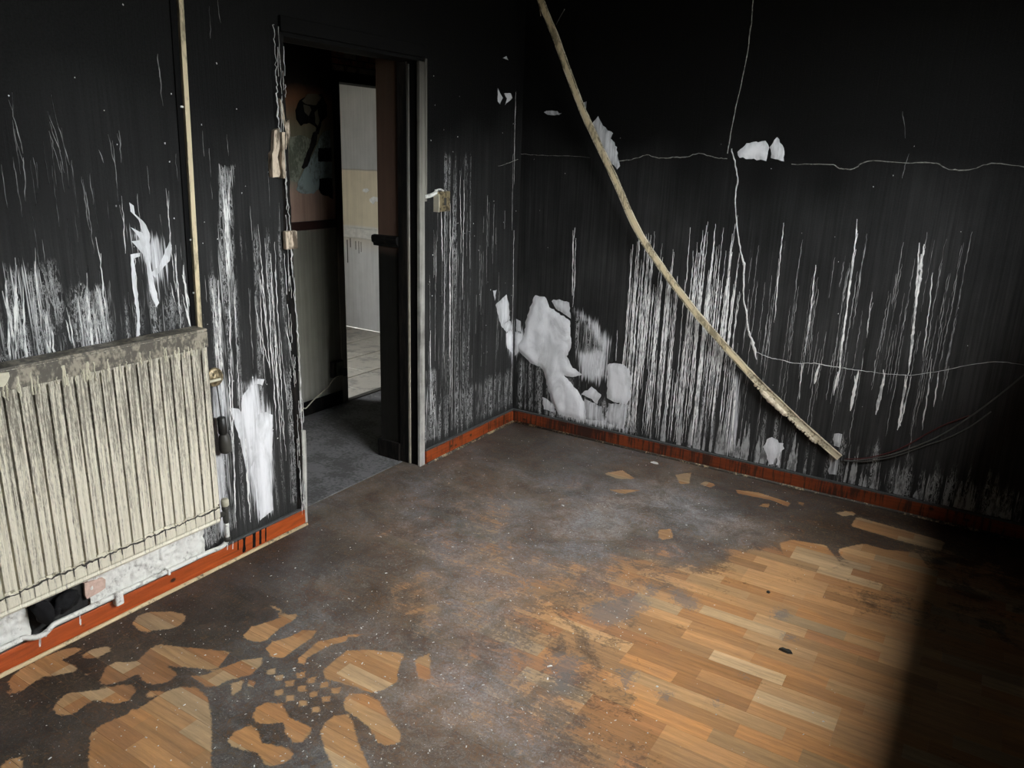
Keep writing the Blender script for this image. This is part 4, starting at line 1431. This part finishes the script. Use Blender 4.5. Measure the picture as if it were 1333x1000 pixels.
# wall socket with plug and cable in the hall
s_ = LW(437, 478, HX)
sk = empty('wall_socket', (HX, s_[1], s_[2]), 'sooty surface socket with a black plug low on the hall wall', 'socket')
box('back_box', HX + 0.001, HX + 0.034, s_[1] - 0.050, s_[1] + 0.040, s_[2] - 0.060, s_[2] + 0.045, M_DGREY, sk, 0.004)
fplate_ = box('face_plate', HX + 0.034, HX + 0.040, s_[1] - 0.028, s_[1] + 0.036, s_[2] - 0.050, s_[2] + 0.040, M_TEALG, sk, 0.003)
box('plug', HX + 0.040, HX + 0.075, s_[1] - 0.006, s_[1] + 0.028, s_[2] - 0.050, s_[2] + 0.002, M_RUBBER, fplate_, 0.006)
cp = [(HX + 0.06, s_[1] + 0.012, s_[2] - 0.045)]
for px, py, v in [(436, 492, -1.0), (428, 503, -0.97), (418, 512, -0.94), (408, 521, -0.90), (399, 531, -0.86), (392, 536, -0.82)]:
    p = LW(px, py, v)
    cp.append((p[0], p[1], max(p[2], 0.006)))
cp.append((cp[-1][0] + 0.05, cp[-1][1] - 0.15, 0.006))
o = tube('power_cable', catmull(cp, 6), 0.0034, M_CREAM)
tag(o, 'pale power cable hanging from the hall socket to the floor', 'cable')

# back room
M_KWALL = zstain_mat('back_room_paint', [(0.0, (0.60, 0.60, 0.60)), (0.70, (0.62, 0.62, 0.61)), (0.82, (0.60, 0.55, 0.47)), (0.822, (0.30, 0.28, 0.25)), (0.835, (0.62, 0.61, 0.57)), (0.925, (0.66, 0.65, 0.60)),
                                         (0.94, (0.66, 0.59, 0.44)), (1.41, (0.68, 0.60, 0.45)), (1.416, (0.36, 0.34, 0.30)), (1.425, (0.46, 0.46, 0.45)), (2.0, (0.46, 0.45, 0.42)), (2.5, (0.12, 0.11, 0.10))], 7, 0.012, 0.8, 0.22)
M_KLEDGE = plain('pale_ledge_paint', (0.60, 0.585, 0.54), 0.7, 0.3, 0, 25, 0.002)
wk = box('wall_back_room', -3.9, HX, KY, KY + 0.12, 0, ZC, M_KWALL)
tag(wk, 'bright back room wall, grey over cream over white', 'wall', kind='structure')
box('ledge', -3.5, HX - 0.12, KY - 0.012, KY - 0.0005, 0.828, 0.915, M_KLEDGE, wk, 0.004)
kr = random.Random(2)
mb = MB()
mb.box(-3.9, -3.5, -3.0, KWIN[0], 0, ZC)
mb.box(-3.9, -3.5, KWIN[1], KY, 0, ZC)
mb.box(-3.9, -3.5, KWIN[0], KWIN[1], 0, KWIN[2])
mb.box(-3.9, -3.5, KWIN[0], KWIN[1], KWIN[3], ZC)
M_KW2 = plain('back_room_white', (0.6, 0.59, 0.56), 0.8, 0.2)
tag(mb.build('wall_back_room_outer', M_KW2), 'pale outer wall of the back room with its window opening', 'wall', kind='structure')


def kpatch(pxs, mat):
    pts = [RW(px, py, KY)[[0, 2]] for px, py in pxs]
    m = len(pts)
    V_ = [(p[0], KY - 0.003, p[1]) for p in pts] + [(p[0], KY - 0.0003, p[1]) for p in pts]
    F_ = [tuple(range(m))] + [(i, (i + 1) % m, m + (i + 1) % m, m + i) for i in range(m)]
    return mesh('peeled_paint_patch', V_, F_, mat, wk)


kpatch([(473, 246), (478, 245), (481, 248), (477, 251), (472, 249)], M_CHIP)
kpatch([(481, 259), (486, 256), (493, 257), (493, 263), (489, 262), (486, 266), (482, 263)], M_CHIP)
RK = MB()
for px, y0_, y1_, w in [(452, 312, 342, .010), (456, 310, 322, .008), (467, 314, 330, .006), (463, 314, 325, .006), (470, 315, 328, .005)]:
    a, b = RW(px, y0_, KY), RW(px, y1_, KY)
    RK.box(a[0] - w / 2, a[0] + w / 2, KY - 0.002, KY - 0.0004, b[2], min(a[2], 0.82))
RK.build('dark_run', M_DGREY, wk)['kind'] = 'stuff'
M_TILE = grime('dirty_cream_tile', (0.52, 0.49, 0.43), (0.30, 0.285, 0.255), 0.36, 4, (1, 1, 1), 0.5, 0.001, fine=14)
M_TILE2 = grime('sooty_tile', (0.20, 0.20, 0.20), (0.09, 0.09, 0.09), 0.5, 7, (1, 1, 1), 0.6, 0.001, fine=40)
M_GROUT = plain('dark_grout', (0.05, 0.048, 0.045), 0.9, 0.2)
fk = box('floor_back_room', -3.5, HX, -3.0, KY, -0.08, -0.006, M_GROUT)
tag(fk, 'cream tiled floor of the back room with dirt in the joints', 'floor', kind='structure')
tme = None
ts, gap = 0.365, 0.013
for i in range(-1, 7):
    for j in range(-4, 5):
        xb_, yb_ = -1.075 - i * ts, 0.27 + j * ts - ts
        xa_, ya_ = max(xb_ - ts, -3.5), max(yb_, -3.0)
        xb2, yb2 = min(xb_, HX - 0.001), min(yb_ + ts, KY)
        if xb2 - xa_ < 0.03 or yb2 - ya_ < 0.03:
            continue
        box('tile', xa_ + gap / 2, xb2 - gap / 2, ya_ + gap / 2, yb2 - gap / 2, -0.006, 0.001, M_TILE, fk)
box('threshold_strip', HX - 0.03, HX + 0.012, D2Y0, D2Y1, 0.001, 0.005, M_DGREY, d2, 0.001)

# ------------------------------------------------------------------ radiator
RY1 = -2.228           # right end
RY0 = -3.32
RZ0, RZ1 = 0.233, 0.972
RX = 0.10
rad = empty('radiator', (0.06, (RY0 + RY1) / 2, RZ0), 'ribbed cream panel radiator streaked with soot, hung on the left wall', 'radiator')
pitch_ = 0.0405
ys = [RY0, RY1, RY1 - 0.004, RY1 - 0.008, RY1 - 0.014]
gc = RY1 - 0.030
while gc > RY0 + 0.02:
    ys += [gc + d_ for d_ in (-0.0034, -0.0024, 0.0, 0.0024, 0.0034, 0.0105, 0.0178, 0.0195, 0.0212, 0.0285)]
    gc -= pitch_
ys = np.array(sorted(y_ for y_ in set(ys) if RY0 <= y_ <= RY1))
zs = np.concatenate([np.linspace(RZ0, RZ0 + 0.10, 14), np.linspace(RZ0 + 0.10, RZ1 - 0.11, 30)[1:], np.linspace(RZ1 - 0.11, RZ1, 14)[1:]])
U, Z = np.meshgrid(ys, zs)
ph = ((U - RY1 + 0.030) / pitch_) % 1.0
gd = np.minimum(ph, 1 - ph) * pitch_          # distance to the groove centre
groove = 1 - sstep(0.0024, 0.0034, gd)
sub = (1 - sstep(0.0004, 0.0017, np.abs(gd - 0.0195))) * 0.10
win_ = sstep(RZ0 + 0.060, RZ0 + 0.082, Z) * (1 - sstep(RZ1 - 0.092, RZ1 - 0.066, Z)) * sstep(RY1 - 0.006, RY1 - 0.02, U)
depth = (groove + sub) * win_ * 0.032
rim = (1 - sstep(0.0, 0.012, Z - RZ0)) * 0.006 + (1 - sstep(0.0, 0.010, RZ1 - Z)) * 0.006 + (1 - sstep(0.0, 0.006, RY1 - U)) * 0.008
notch = (1 - sstep(0.001, 0.0045, gd)) * (1 - sstep(0.018, 0.03, np.abs(Z - RZ0 - 0.040))) * 0.004
seam = (1 - sstep(0.002, 0.006, np.abs(Z - RZ0 - 0.016))) * 0.005 + (1 - sstep(0.002, 0.007, np.abs(Z - RZ0 - 0.060 - 0.010 * vnoise(U * 40, U * 0, 2)))) * 0.011
X = RX - depth - rim - notch - seam
nu = len(ys)
V = np.stack([X.ravel(), U.ravel(), Z.ravel()], 1)
F = [(j * nu + i, j * nu + i + 1, (j + 1) * nu + i + 1, (j + 1) * nu + i) for j in range(len(zs) - 1) for i in range(nu - 1)]
mesh('front_panel', V, F, M_RAD, rad, False)
box('back_panel', 0.035, 0.048, RY0, RY1 - 0.004, RZ0 + 0.01, RZ1 - 0.02, M_RADTOP, rad, 0.003)
box('top_cover', 0.030, RX + 0.001, RY0, RY1 + 0.002, RZ1 - 0.004, RZ1 + 0.004, M_RADTOP, rad, 0.002)
box('top_band', RX - 0.004, RX + 0.0025, RY0, RY1 + 0.001, RZ1 - 0.062, RZ1 - 0.006, M_RADTOP, rad, 0.002)
box('side_panel', 0.034, RX - 0.006, RY1 - 0.003, RY1 + 0.001, RZ0 + 0.004, RZ1 - 0.004, M_RADTOP, rad, 0.001)
box('bottom_rail', 0.050, RX - 0.008, RY0, RY1 - 0.004, RZ0 + 0.001, RZ0 + 0.010, M_WHITE, rad, 0.002)
# dark jagged line along the pressed seam above the bottom band
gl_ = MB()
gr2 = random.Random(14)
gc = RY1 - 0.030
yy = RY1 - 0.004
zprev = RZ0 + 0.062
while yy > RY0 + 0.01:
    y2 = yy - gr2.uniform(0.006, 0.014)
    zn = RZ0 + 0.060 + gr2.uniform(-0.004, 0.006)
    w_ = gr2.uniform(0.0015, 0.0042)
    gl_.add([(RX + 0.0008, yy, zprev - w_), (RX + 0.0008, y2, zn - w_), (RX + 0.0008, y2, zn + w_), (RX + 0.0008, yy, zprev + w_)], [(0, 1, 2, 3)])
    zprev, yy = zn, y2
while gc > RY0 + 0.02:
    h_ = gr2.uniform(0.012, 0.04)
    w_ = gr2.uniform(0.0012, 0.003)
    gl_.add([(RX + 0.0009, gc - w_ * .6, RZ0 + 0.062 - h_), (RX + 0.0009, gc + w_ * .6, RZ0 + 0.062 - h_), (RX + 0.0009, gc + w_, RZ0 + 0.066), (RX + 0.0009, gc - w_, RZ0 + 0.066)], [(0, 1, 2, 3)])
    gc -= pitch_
gl_.build('dark_seam_line', M_DGREY, rad)['kind'] = 'stuff'
# bracket lug seen at the left
p = LW(14, 490, 0.11)
splV = crop(0, 420, .24, [(0, 275), (55, 268), (60, 290), (48, 320), (30, 345), (0, 345)])
pts = [LW(px - 3, py, 0.106) for px, py in splV]
pts[0] = pts[0] + np.array([0, -0.03, 0.004])
pts[-1] = pts[-1] + np.array([0, -0.03, 0])
m = len(pts)
mesh('bracket_clip', [(0.1025, q[1], q[2]) for q in pts] + [(0.112, q[1], q[2]) for q in pts],
     [tuple(range(m, 2 * m))] + [(i, (i + 1) % m, m + (i + 1) % m, m + i) for i in range(m)], M_CREAM, rad)
# paint dribbles hanging over the top band
RB = MB()
dr = random.Random(6)
for k in range(46):
    y_ = dr.uniform(RY0 + 0.3, RY1 - 0.01)
    z_t = RZ1 - 0.066 + dr.uniform(0.004, 0.045)
    z_b = RZ1 - 0.072 - dr.uniform(0.0, 0.02)
    w = dr.uniform(0.0015, 0.004)
    n = 6
    Vv, Ff = [], []
    for i in range(n + 1):
        t = i / n
        yy = y_ + dr.uniform(-.002, .002)
        zz2 = z_t + (z_b - z_t) * t
        Vv += [(RX + 0.0022, yy - w, zz2), (RX + 0.004, yy, zz2), (RX + 0.0022, yy + w, zz2)]
    for i in range(n):
        q = i * 3
        Ff += [(q, q + 1, q + 4, q + 3), (q + 1, q + 2, q + 5, q + 4)]
    RB.add(Vv, Ff)
RB.build('paint_run', M_CREAM, rad)['kind'] = 'stuff'
# end plug disc and lock-shield valve at the right end
pc = LW(285, 493, 0.055)
pv = LW(295, 656, 0.06)
# heating pipe along the skirting
pipe = empty('heating_pipe', (0.03, -2.6, 0.09), 'white painted heating pipe running under the radiator above the skirting', 'pipe')
vv_ = empty('radiator_valve', (0.05, pv[1], pv[2] - 0.08), 'small cream-capped valve at the lower right end of the radiator', 'valve')
lathe('valve_cap', [(0.0, 0.012), (0.004, 0.015), (0.022, 0.015), (0.030, 0.012), (0.032, 0.006)], (0.05, pv[1], pv[2] - 0.012), (0, 0, 1), M_CREAM, vv_)
lathe('valve_body', [(0.0, 0.010), (0.012, 0.012), (0.05, 0.011), (0.06, 0.014), (0.07, 0.012)], (0.05, pv[1], pv[2] - 0.082), (0, 0, 1), M_DGREY, vv_)
tube('valve_union', [(0.055, RY1 - 0.012, pv[2] - 0.04), (0.05, pv[1], pv[2] - 0.04)], 0.010, M_DGREY, vv_)
zp = HB + 0.012
pts = [(0.05, pv[1], pv[2] - 0.084), (0.048, pv[1], zp + 0.035), (0.044, pv[1] - 0.01, zp + 0.012), (0.036, pv[1] - 0.035, zp), (0.03, pv[1] - 0.09, zp), (0.028, -2.5, zp), (0.028, -2.72, zp + .001),
       (0.030, -2.80, zp + 0.003), (0.030, -2.835, zp + 0.002), (0.036, -2.862, zp - 0.008), (0.037, -2.885, zp - 0.010), (0.034, -2.91, zp - 0.003), (0.028, -2.93, zp + 0.004), (0.026, -2.99, zp + 0.001), (0.026, -3.5, zp)]
tube('pipe_run', catmull(pts, 5), 0.0088, M_WHITE, pipe, 12)
lathe('pipe_collar', [(0, .0125), (.018, .0125)], (0.048, pv[1], zp + 0.022), (0, 0, 1), M_DGREY, pipe, 14)
a = LW(152, 770, 0.03)
box('pipe_clip', 0.017, 0.044, a[1] - 0.014, a[1] + 0.016, zp - 0.036, zp + 0.010, M_WHITE, pipe, 0.006)
box('pipe_clip', 0.018, 0.042, -2.428, -2.418, zp - 0.012, zp + 0.012, M_WHITE, pipe, 0.003)

# embossed wallpaper left clean under the radiator
ya_, yb_ = -3.25, RY1 - 0.02
ys = np.arange(ya_, yb_, 0.005)
zs = np.arange(HB + 0.004, RZ0 + 0.05, 0.005)
U, Z = np.meshgrid(ys, zs)
cell = vnoise(U * 52, Z * 58, 31) * 0.6 + vnoise(U * 110, Z * 110, 32) * 0.4
brk = np.minimum(np.abs(((U + 0.012 * (vnoise(Z * 30, U * 9, 3) - .5)) / 0.058) % 1 - 0.5) * 2, 1)
X = 0.0015 + 0.016 * cell + 0.004 * sstep(0.06, 0.16, 1 - brk)
F, keep = [], []
nu = len(ys)
gl, gr_ = LW(36, 800)[1], LW(108, 770)[1]
for j in range(len(zs) - 1):
    for i in range(nu - 1):
        if gl - 0.004 < ys[i] < gr_ + 0.012 and vnoise(ys[i] * 60, zs[j] * 60, 9) > -1:
            continue
        F.append((j * nu + i, j * nu + i + 1, (j + 1) * nu + i + 1, (j + 1) * nu + i))
M_ANA = grime('embossed_white_wallpaper', (0.70, 0.70, 0.66), (0.36, 0.355, 0.33), 0.25, 18, (1, 1, 1), 0.75, 0.002)
mesh('embossed_wallpaper', np.stack([X.ravel(), U.ravel(), Z.ravel()], 1), F, M_ANA, wall_left, True)
# black cloth stuffed behind the pipe
cl_ = empty('black_cloth', (0.04, -2.80, HB), 'crumpled black cloth stuffed between radiator and heating pipe', 'cloth')


def lump(name, c, r, rot, seed, parent, mat, folds=9, amp=0.22):
    V_, F_ = [], []
    nl, nm_ = 22, 30
    R_ = Matrix.Rotation(rot, 3, 'X')
    for i in range(nl + 1):
        th = math.pi * i / nl
        for k in range(nm_):
            ph_ = 2 * math.pi * k / nm_
            d = Vector((math.sin(th) * math.cos(ph_), math.sin(th) * math.sin(ph_), math.cos(th)))
            n = float(vnoise(ph_ * 1.6 + seed * 7.1, th * 2.2, seed)) - 0.5
            n2 = math.sin(ph_ * folds * 0.5 + 3 * math.sin(th * 2 + seed)) * 0.10 * math.sin(th)
            s_c = 1 + amp * 2 * n * math.sin(th) + n2
            q = R_ @ Vector((d.x * r[0] * s_c, d.y * r[1] * s_c, d.z * r[2] * s_c))
            V_.append((max(c[0] + q.x, 0.004), c[1] + q.y, c[2] + q.z))
    for i in range(nl):
        for k in range(nm_):
            F_.append((i * nm_ + k, i * nm_ + (k + 1) % nm_, (i + 1) * nm_ + (k + 1) % nm_, (i + 1) * nm_ + k))
    return mesh(name, V_, F_, mat, parent, True)


pa = LW(86, 783, 0.035)
lump('cloth_bundle', (0.034, pa[1], pa[2]), (0.026, 0.045, 0.032), math.radians(18), 3, cl_, M_CLOTH)
pb = LW(57, 796, 0.045)
lump('cloth_tail', (0.045, pb[1], pb[2]), (0.022, 0.026, 0.052), math.radians(20), 8, cl_, M_CLOTH, 7)
pc2 = LW(72, 796, 0.04)
lump('cloth_fold', (0.040, pc2[1], pc2[2]), (0.018, 0.030, 0.016), math.radians(20), 5, cl_, M_CLOTH, 7)

# bare pink plaster piece
pq = [LW(px, py, 0.012) for px, py in crop(0, 690, .17, [(640, 405), (780, 362), (800, 375), (800, 440), (760, 470), (660, 525), (645, 500)])]
m = len(pq)
o = mesh('plaster_piece', [(0.006, q[1], q[2]) for q in pq] + [(0.018, q[1], q[2]) for q in pq],
         [tuple(range(m, 2 * m))] + [(i, (i + 1) % m, m + (i + 1) % m, m + i) for i in range(m)], M_PINK)
tag(o, 'flat pink piece of bare plaster between black cloth and embossed paper under the radiator', 'plaster')

# black lamp holder hanging on its wire beside the radiator
ph0 = LW(291, 568, 0.04)
lh = empty('hanging_fitting', (0.04, ph0[1], ph0[2]), 'round brass disc at the radiator end with a black bulb-shaped fitting on its wire', 'fitting')
disc_ = lathe('round_disc', [(0.0, 0.034), (0.004, 0.036), (0.010, 0.035), (0.013, 0.030), (0.013, 0.020), (0.020, 0.018), (0.022, 0.010)], (0.022, pc[1] + 0.002, pc[2]), (1, 0, 0.05), M_BRASS, lh, 24)
box('disc_arm', 0.036, 0.046, RY1 - 0.002, pc[1] + 0.018, pc[2] - 0.012, pc[2] - 0.002, M_CREAM, disc_, 0.002)
zt, zb2 = LW(287, 543, 0.04)[2], LW(292, 591, 0.04)[2]
hgt = zt - zb2
lathe('neck', [(0, 0.011), (0.004, 0.0165), (hgt * 0.42, 0.0175), (hgt * 0.46, 0.014), (hgt * 0.5, 0.010)], (0.04, ph0[1] - 0.004, zt), (0, 0.06, -1), M_RUBBER, lh)
lathe('bulb_body', [(0, 0.013), (0.012, 0.019), (hgt * 0.25, 0.023), (hgt * 0.42, 0.0235), (hgt * 0.50, 0.021), (hgt * 0.54, 0.012)], (0.04, ph0[1] + 0.001, zt - hgt * 0.45), (0, 0.06, -1), M_DGREY, lh)
tube('wire', [(0.036, pc[1] + 0.004, pc[2] - 0.030), (0.038, pc[1] + 0.005, pc[2] - 0.08), (0.04, ph0[1] - 0.004, zt)], 0.0022, M_RUBBER, lh, 8)

# ------------------------------------------------------------------ vertical cable trunking on the left wall
vt = empty('cable_trunking', (0.01, -2.17, RZ1), 'straight ivory plastic trunking running up the wall above the radiator', 'cable trunking')
vb = [(-2.235, 2.49), (-2.205, 1.6), (-2.2, 0.93)]
ya_t, ya_b = LW(224, 0)[1], LW(252, 432)[1]


def slant(name, y_t, y_b, z_t, z_b, w, x0, x1, mat, parent):
    V_ = []
    for z, yy in ((z_b, y_b), (z_t, y_t)):
        V_ += [(x0, yy, z), (x1, yy, z), (x1, yy + w, z), (x0, yy + w, z)]
    return mesh(name, V_, BOXF, mat, parent)


zt0, zb0 = 2.495, 0.90
ex = lambda t0, b0, z: b0 + (t0 - b0) * (z - 0.947) / (2.04 - 0.947)
y_t0, y_b0 = LW(220, 0)[1], LW(249, 432)[1]
slant('back_channel', ex(y_t0, y_b0, zt0), ex(y_t0, y_b0, zb0), zt0, zb0, 0.026, 0.0005, 0.005, M_BLACK, vt)
y_t1, y_b1 = LW(232.5, 0, 0.016)[1], LW(258, 432, 0.016)[1]
slant('cover_strip', ex(y_t1, y_b1, zt0), ex(y_t1, y_b1, zb0), zt0, zb0, 0.0175, 0.004, 0.017, M_TRUNK, vt)
slant('cover_lip', ex(y_t1, y_b1, zt0) + 0.0176, ex(y_t1, y_b1, zb0) + 0.0176, zt0, zb0, 0.003, 0.002, 0.010, M_CHAR, vt)
for px, py in [(238, 139), (247, 221), (250, 312), (254, 381)]:
    q = LW(px, py, 0.006)
    box('clip', 0.005, 0.009, q[1] - 0.010, q[1] + 0.006, q[2] - 0.003, q[2] + 0.003, M_CHIP, vt, 0.001)

# ------------------------------------------------------------------ fallen trunking on the right wall
path_px = [(697, -24), (706, 6), (722, 45), (740, 95), (757, 140), (776, 182), (801, 235), (829, 298), (861, 348), (900, 400), (935, 441), (970, 480), (1010, 520), (1050, 558), (1093, 596)]
offs = np.interp(np.arange(len(path_px)), [0, 3, 6, 9, 11, 14], [0.20, 0.16, 0.12, 0.085, 0.06, 0.030])
top_ = RW(*path_px[0], -0.20)
pts = [np.array([top_[0] - 0.055, -0.21, ZC - 0.002])] + [RW(px, py, -o_) for (px, py), o_ in zip(path_px, offs)]
pth = [Vector(p) for p in catmull(pts, 7)]
ft = empty('cable_trunking', tuple(pth[-1]), 'long fallen trunking sagging diagonally from the ceiling across the black wall', 'cable trunking')


def sweep(name, path, prof, mat, parent, smooth=False, a0=0, a1=None, jitter=0.0, seed=1):
    path_ = path[a0:a1]
    r_ = random.Random(seed)
    V_, F_ = [], []
    m_ = len(prof)
    for i, p_ in enumerate(path_):
        t = (path_[min(i + 1, len(path_) - 1)] - path_[max(i - 1, 0)]).normalized()
        out_ = Vector((0, -1, 0))
        side_ = t.cross(out_).normalized()      # across the strip, in the wall plane
        out_ = side_.cross(t).normalized()
        for a_, b_ in prof:
            V_.append(p_ + side_ * (a_ + r_.uniform(-jitter, jitter)) + out_ * (b_ + r_.uniform(-jitter, jitter)))
    for i in range(len(path_) - 1):
        for k in range(m_):
            F_.append((i * m_ + k, i * m_ + (k + 1) % m_, (i + 1) * m_ + (k + 1) % m_, (i + 1) * m_ + k))
    F_ += [tuple(reversed(range(m_))), tuple(range((len(path_) - 1) * m_, len(path_) * m_))]
    return mesh(name, V_, F_, mat, parent, smooth)


sweep('channel', pth, [(-0.017, -0.007), (0.017, -0.007), (0.017, 0.006), (0.013, 0.006), (0.013, 0.001), (-0.013, 0.001), (-0.013, 0.006), (-0.017, 0.006)], M_TRUNK2, ft, False, 0, None, 0.0012, 2)
sweep('cover_strip', pth, [(-0.011, 0.0015), (0.009, 0.0015), (0.009, 0.009), (-0.011, 0.008)], M_TRUNK, ft, False, 4, 86, 0.0012, 5)
# find which way "below the strip" is
def at_px(x):
    best, bi = 1e9, 0
    for i, p_ in enumerate(pth):
        q = project(p_)
        if abs(q[0] - x) < best:
            best, bi = abs(q[0] - x), i
    return bi


i0, i1 = at_px(985), at_px(1072)
fr = random.Random(9)
blobs = MB()
L0 = pth[i0:i1]
nb = 26
for k in range(nb):
    t = (k + fr.random() * 0.6) / nb
    ii = min(int(t * (len(L0) - 1)), len(L0) - 2)
    p_ = L0[ii].lerp(L0[ii + 1], t * (len(L0) - 1) - ii)
    r_ = (0.016 if 0.12 < t < 0.5 else 0.009) * fr.uniform(0.8, 1.2)
    cen = p_ + Vector((-0.014, -0.002, -0.017))
    V_, F_ = lathe_data([(-r_, r_ * .2), (-r_ * .7, r_ * .75), (0, r_), (r_ * .7, r_ * .75), (r_, r_ * .2)], cen, (0.6, fr.uniform(-.3, .3), -0.7), 9)
    blobs.add(V_, F_)
blobs.build('melted_edge', M_FOAM, ft, True)
# loose splinter and hair wire near the ceiling
q0, q1 = RW(701, 0, -0.185), RW(704, 21, -0.18)
q2 = RW(699, -16, -0.195)
tube('loose_sliver', [tuple(q2), tuple(q0), tuple(q1)], [0.004, 0.004, 0.0015], M_TRUNK2, ft, 6)
tube('hair_wire', [tuple(RW(724, 32, -0.175)), tuple(RW(729, 22, -0.18)), tuple(RW(735, 12, -0.19))], 0.0016, M_CABLE, ft, 6)

# cables running on from the end of the fallen trunking
def wall_cable(pxs, off, r, mat, label):
    o_ = tube('electrical_cable', catmull([RW(px, py, -off) for px, py in pxs], 6), r, mat, None, 8)
    return tag(o_, label, 'cable')


wall_cable([(1098, 599), (1108, 600), (1120, 599), (1160, 592), (1200, 578), (1226, 566), (1262, 543), (1300, 515), (1333, 488), (1365, 462)], 0.030, 0.0032, M_CABLE, 'long grey cable rising from the trunking end along the sooty wall')
wall_cable([(1099, 600), (1125, 601), (1165, 594), (1205, 580), (1232, 571), (1262, 556), (1290, 536)], 0.022, 0.0028, M_CABLE, 'shorter grey cable hanging beneath the long one from the trunking end')
wall_cable([(1099, 598), (1130, 596), (1170, 585), (1208, 564), (1230, 553), (1262, 541)], 0.018, 0.0030, M_CABLER, 'dull red cable lying against the wall behind the grey cables')

# ------------------------------------------------------------------ light switch box beside the doorway
y0_, y1_ = LW(563, 262)[1], LW(581, 262)[1]
z1_, z0_ = LW(572, 249)[2], LW(572, 275)[2]
sw = empty('switch_box', (0.02, (y0_ + y1_) / 2, z0_), 'tarnished brass switch box with wire stub beside the doorway', 'switch')
box('back_box', 0.0008, 0.026, y0_ + 0.012, y1_ - 0.002, z0_, z1_, M_BRASS, sw, 0.003)
plate_ = box('switch_plate', 0.026, 0.031, y0_ + 0.020, y1_ - 0.010, z0_ + 0.008, z1_ - 0.006, M_BRASS, sw, 0.002)
box('side_flange', 0.0008, 0.036, y0_ + 0.006, y0_ + 0.011, z0_ - 0.001, z1_ - 0.012, M_CREAM, sw, 0.001)
box('rocker', 0.031, 0.036, (y0_ + y1_) / 2 - 0.006, (y0_ + y1_) / 2 + 0.012, z0_ + 0.03, z1_ - 0.03, M_DGREY, plate_, 0.002)
a, b = LW(551, 256), LW(566, 250)
pts = [(0.010, a[1], a[2]), (0.012, (a[1] + b[1]) / 2, (a[2] + b[2]) / 2 - 0.004), (0.012, b[1], b[2])]
tube('wire_stub', catmull(pts, 4), 0.010, M_WHITE, sw, 8)
tube('wire_stub', catmull([(0.016, b[1] - 0.02, z1_ + 0.005), (0.018, b[1] + 0.02, z1_ + 0.010), (0.014, b[1] + 0.05, z1_ + 0.002)], 4), 0.005, M_WHITE, sw, 8)

# ------------------------------------------------------------------ debris on the floor
g = GR(1022, 848)
Vc, Fc = [], []
ol = [(-.022, -.004), (-.012, .006), (.004, .004), (.012, .011), (.021, .008), (.026, -.002), (.012, -.010), (-.008, -.008)]
o = mesh('char_flake', [(g[0] + a, g[1] + b, 0.0003) for a, b in ol] + [(g[0] + a * .85, g[1] + b * .8, 0.008 + 0.002 * math.sin(i)) for i, (a, b) in enumerate(ol)],
         [tuple(range(8, 16))] + [(i, (i + 1) % 8, 8 + (i + 1) % 8, 8 + i) for i in range(8)], M_RUBBER)
tag(o, 'small black char flake lying on the clean wood strips', 'debris')
g = GR(1000, 772)
V_, F_ = lathe_data([(0, .005), (.003, .008), (.007, .006), (.009, .002)], (g[0], g[1], 0.0003), (0, 0, 1), 9)
tag(mesh('char_crumb', V_, F_, M_RUBBER, None, True), 'tiny round black crumb on the bare wood strips', 'debris')
g = GR(852, 603)
ol = [(-.022, -.006), (-.010, .012), (.014, .010), (.024, -.003), (.006, -.012)]
o = mesh('plaster_flake', [(g[0] + a, g[1] + b, 0.0003) for a, b in ol] + [(g[0] + a * .9, g[1] + b * .9, 0.005) for a, b in ol],
         [tuple(range(5, 10))] + [(i, (i + 1) % 5, 5 + (i + 1) % 5, 5 + i) for i in range(5)], M_CHIP)
tag(o, 'white plaster flake on the dark floor near the red skirting', 'debris')
dr = random.Random(77)
db = MB()
n = 0
while n < 1300:
    px, py = dr.uniform(0, 1100), dr.uniform(560, 1000)
    if px > 850 and py > 720 and dr.random() < 0.9:
        continue
    if px < 380 and dr.random() < 0.45:
        continue
    x, y = gxy(px, py)
    if x < 0.05 or y > -0.05 or x > 2.7:
        continue
    s_ = dr.choice((0.0008, 0.001, 0.0012, 0.0015, 0.002)) * dr.uniform(0.6, 1.2)
    if dr.random() < 0.03:
        s_ *= 1.8
    a = dr.uniform(0, 6.28)
    el = dr.choice((1, 1, 1.5, 2.5))
    ca, sa = math.cos(a), math.sin(a)
    q = [(-el, -1), (el, -.8), (el * .8, 1), (-el * .9, .8)]
    base = [(x + (ca * u - sa * v) * s_, y + (sa * u + ca * v) * s_) for u, v in q]
    db.add([(bx_, by_, 0.0002) for bx_, by_ in base] + [(x, y, s_ * 1.1 + 0.0003)], [(0, 1, 4), (1, 2, 4), (2, 3, 4), (3, 0, 4)])
    n += 1
tag(db.build('plaster_crumbs', M_CHIP), 'white plaster crumbs scattered over the sooty floor', 'debris', kind='stuff')
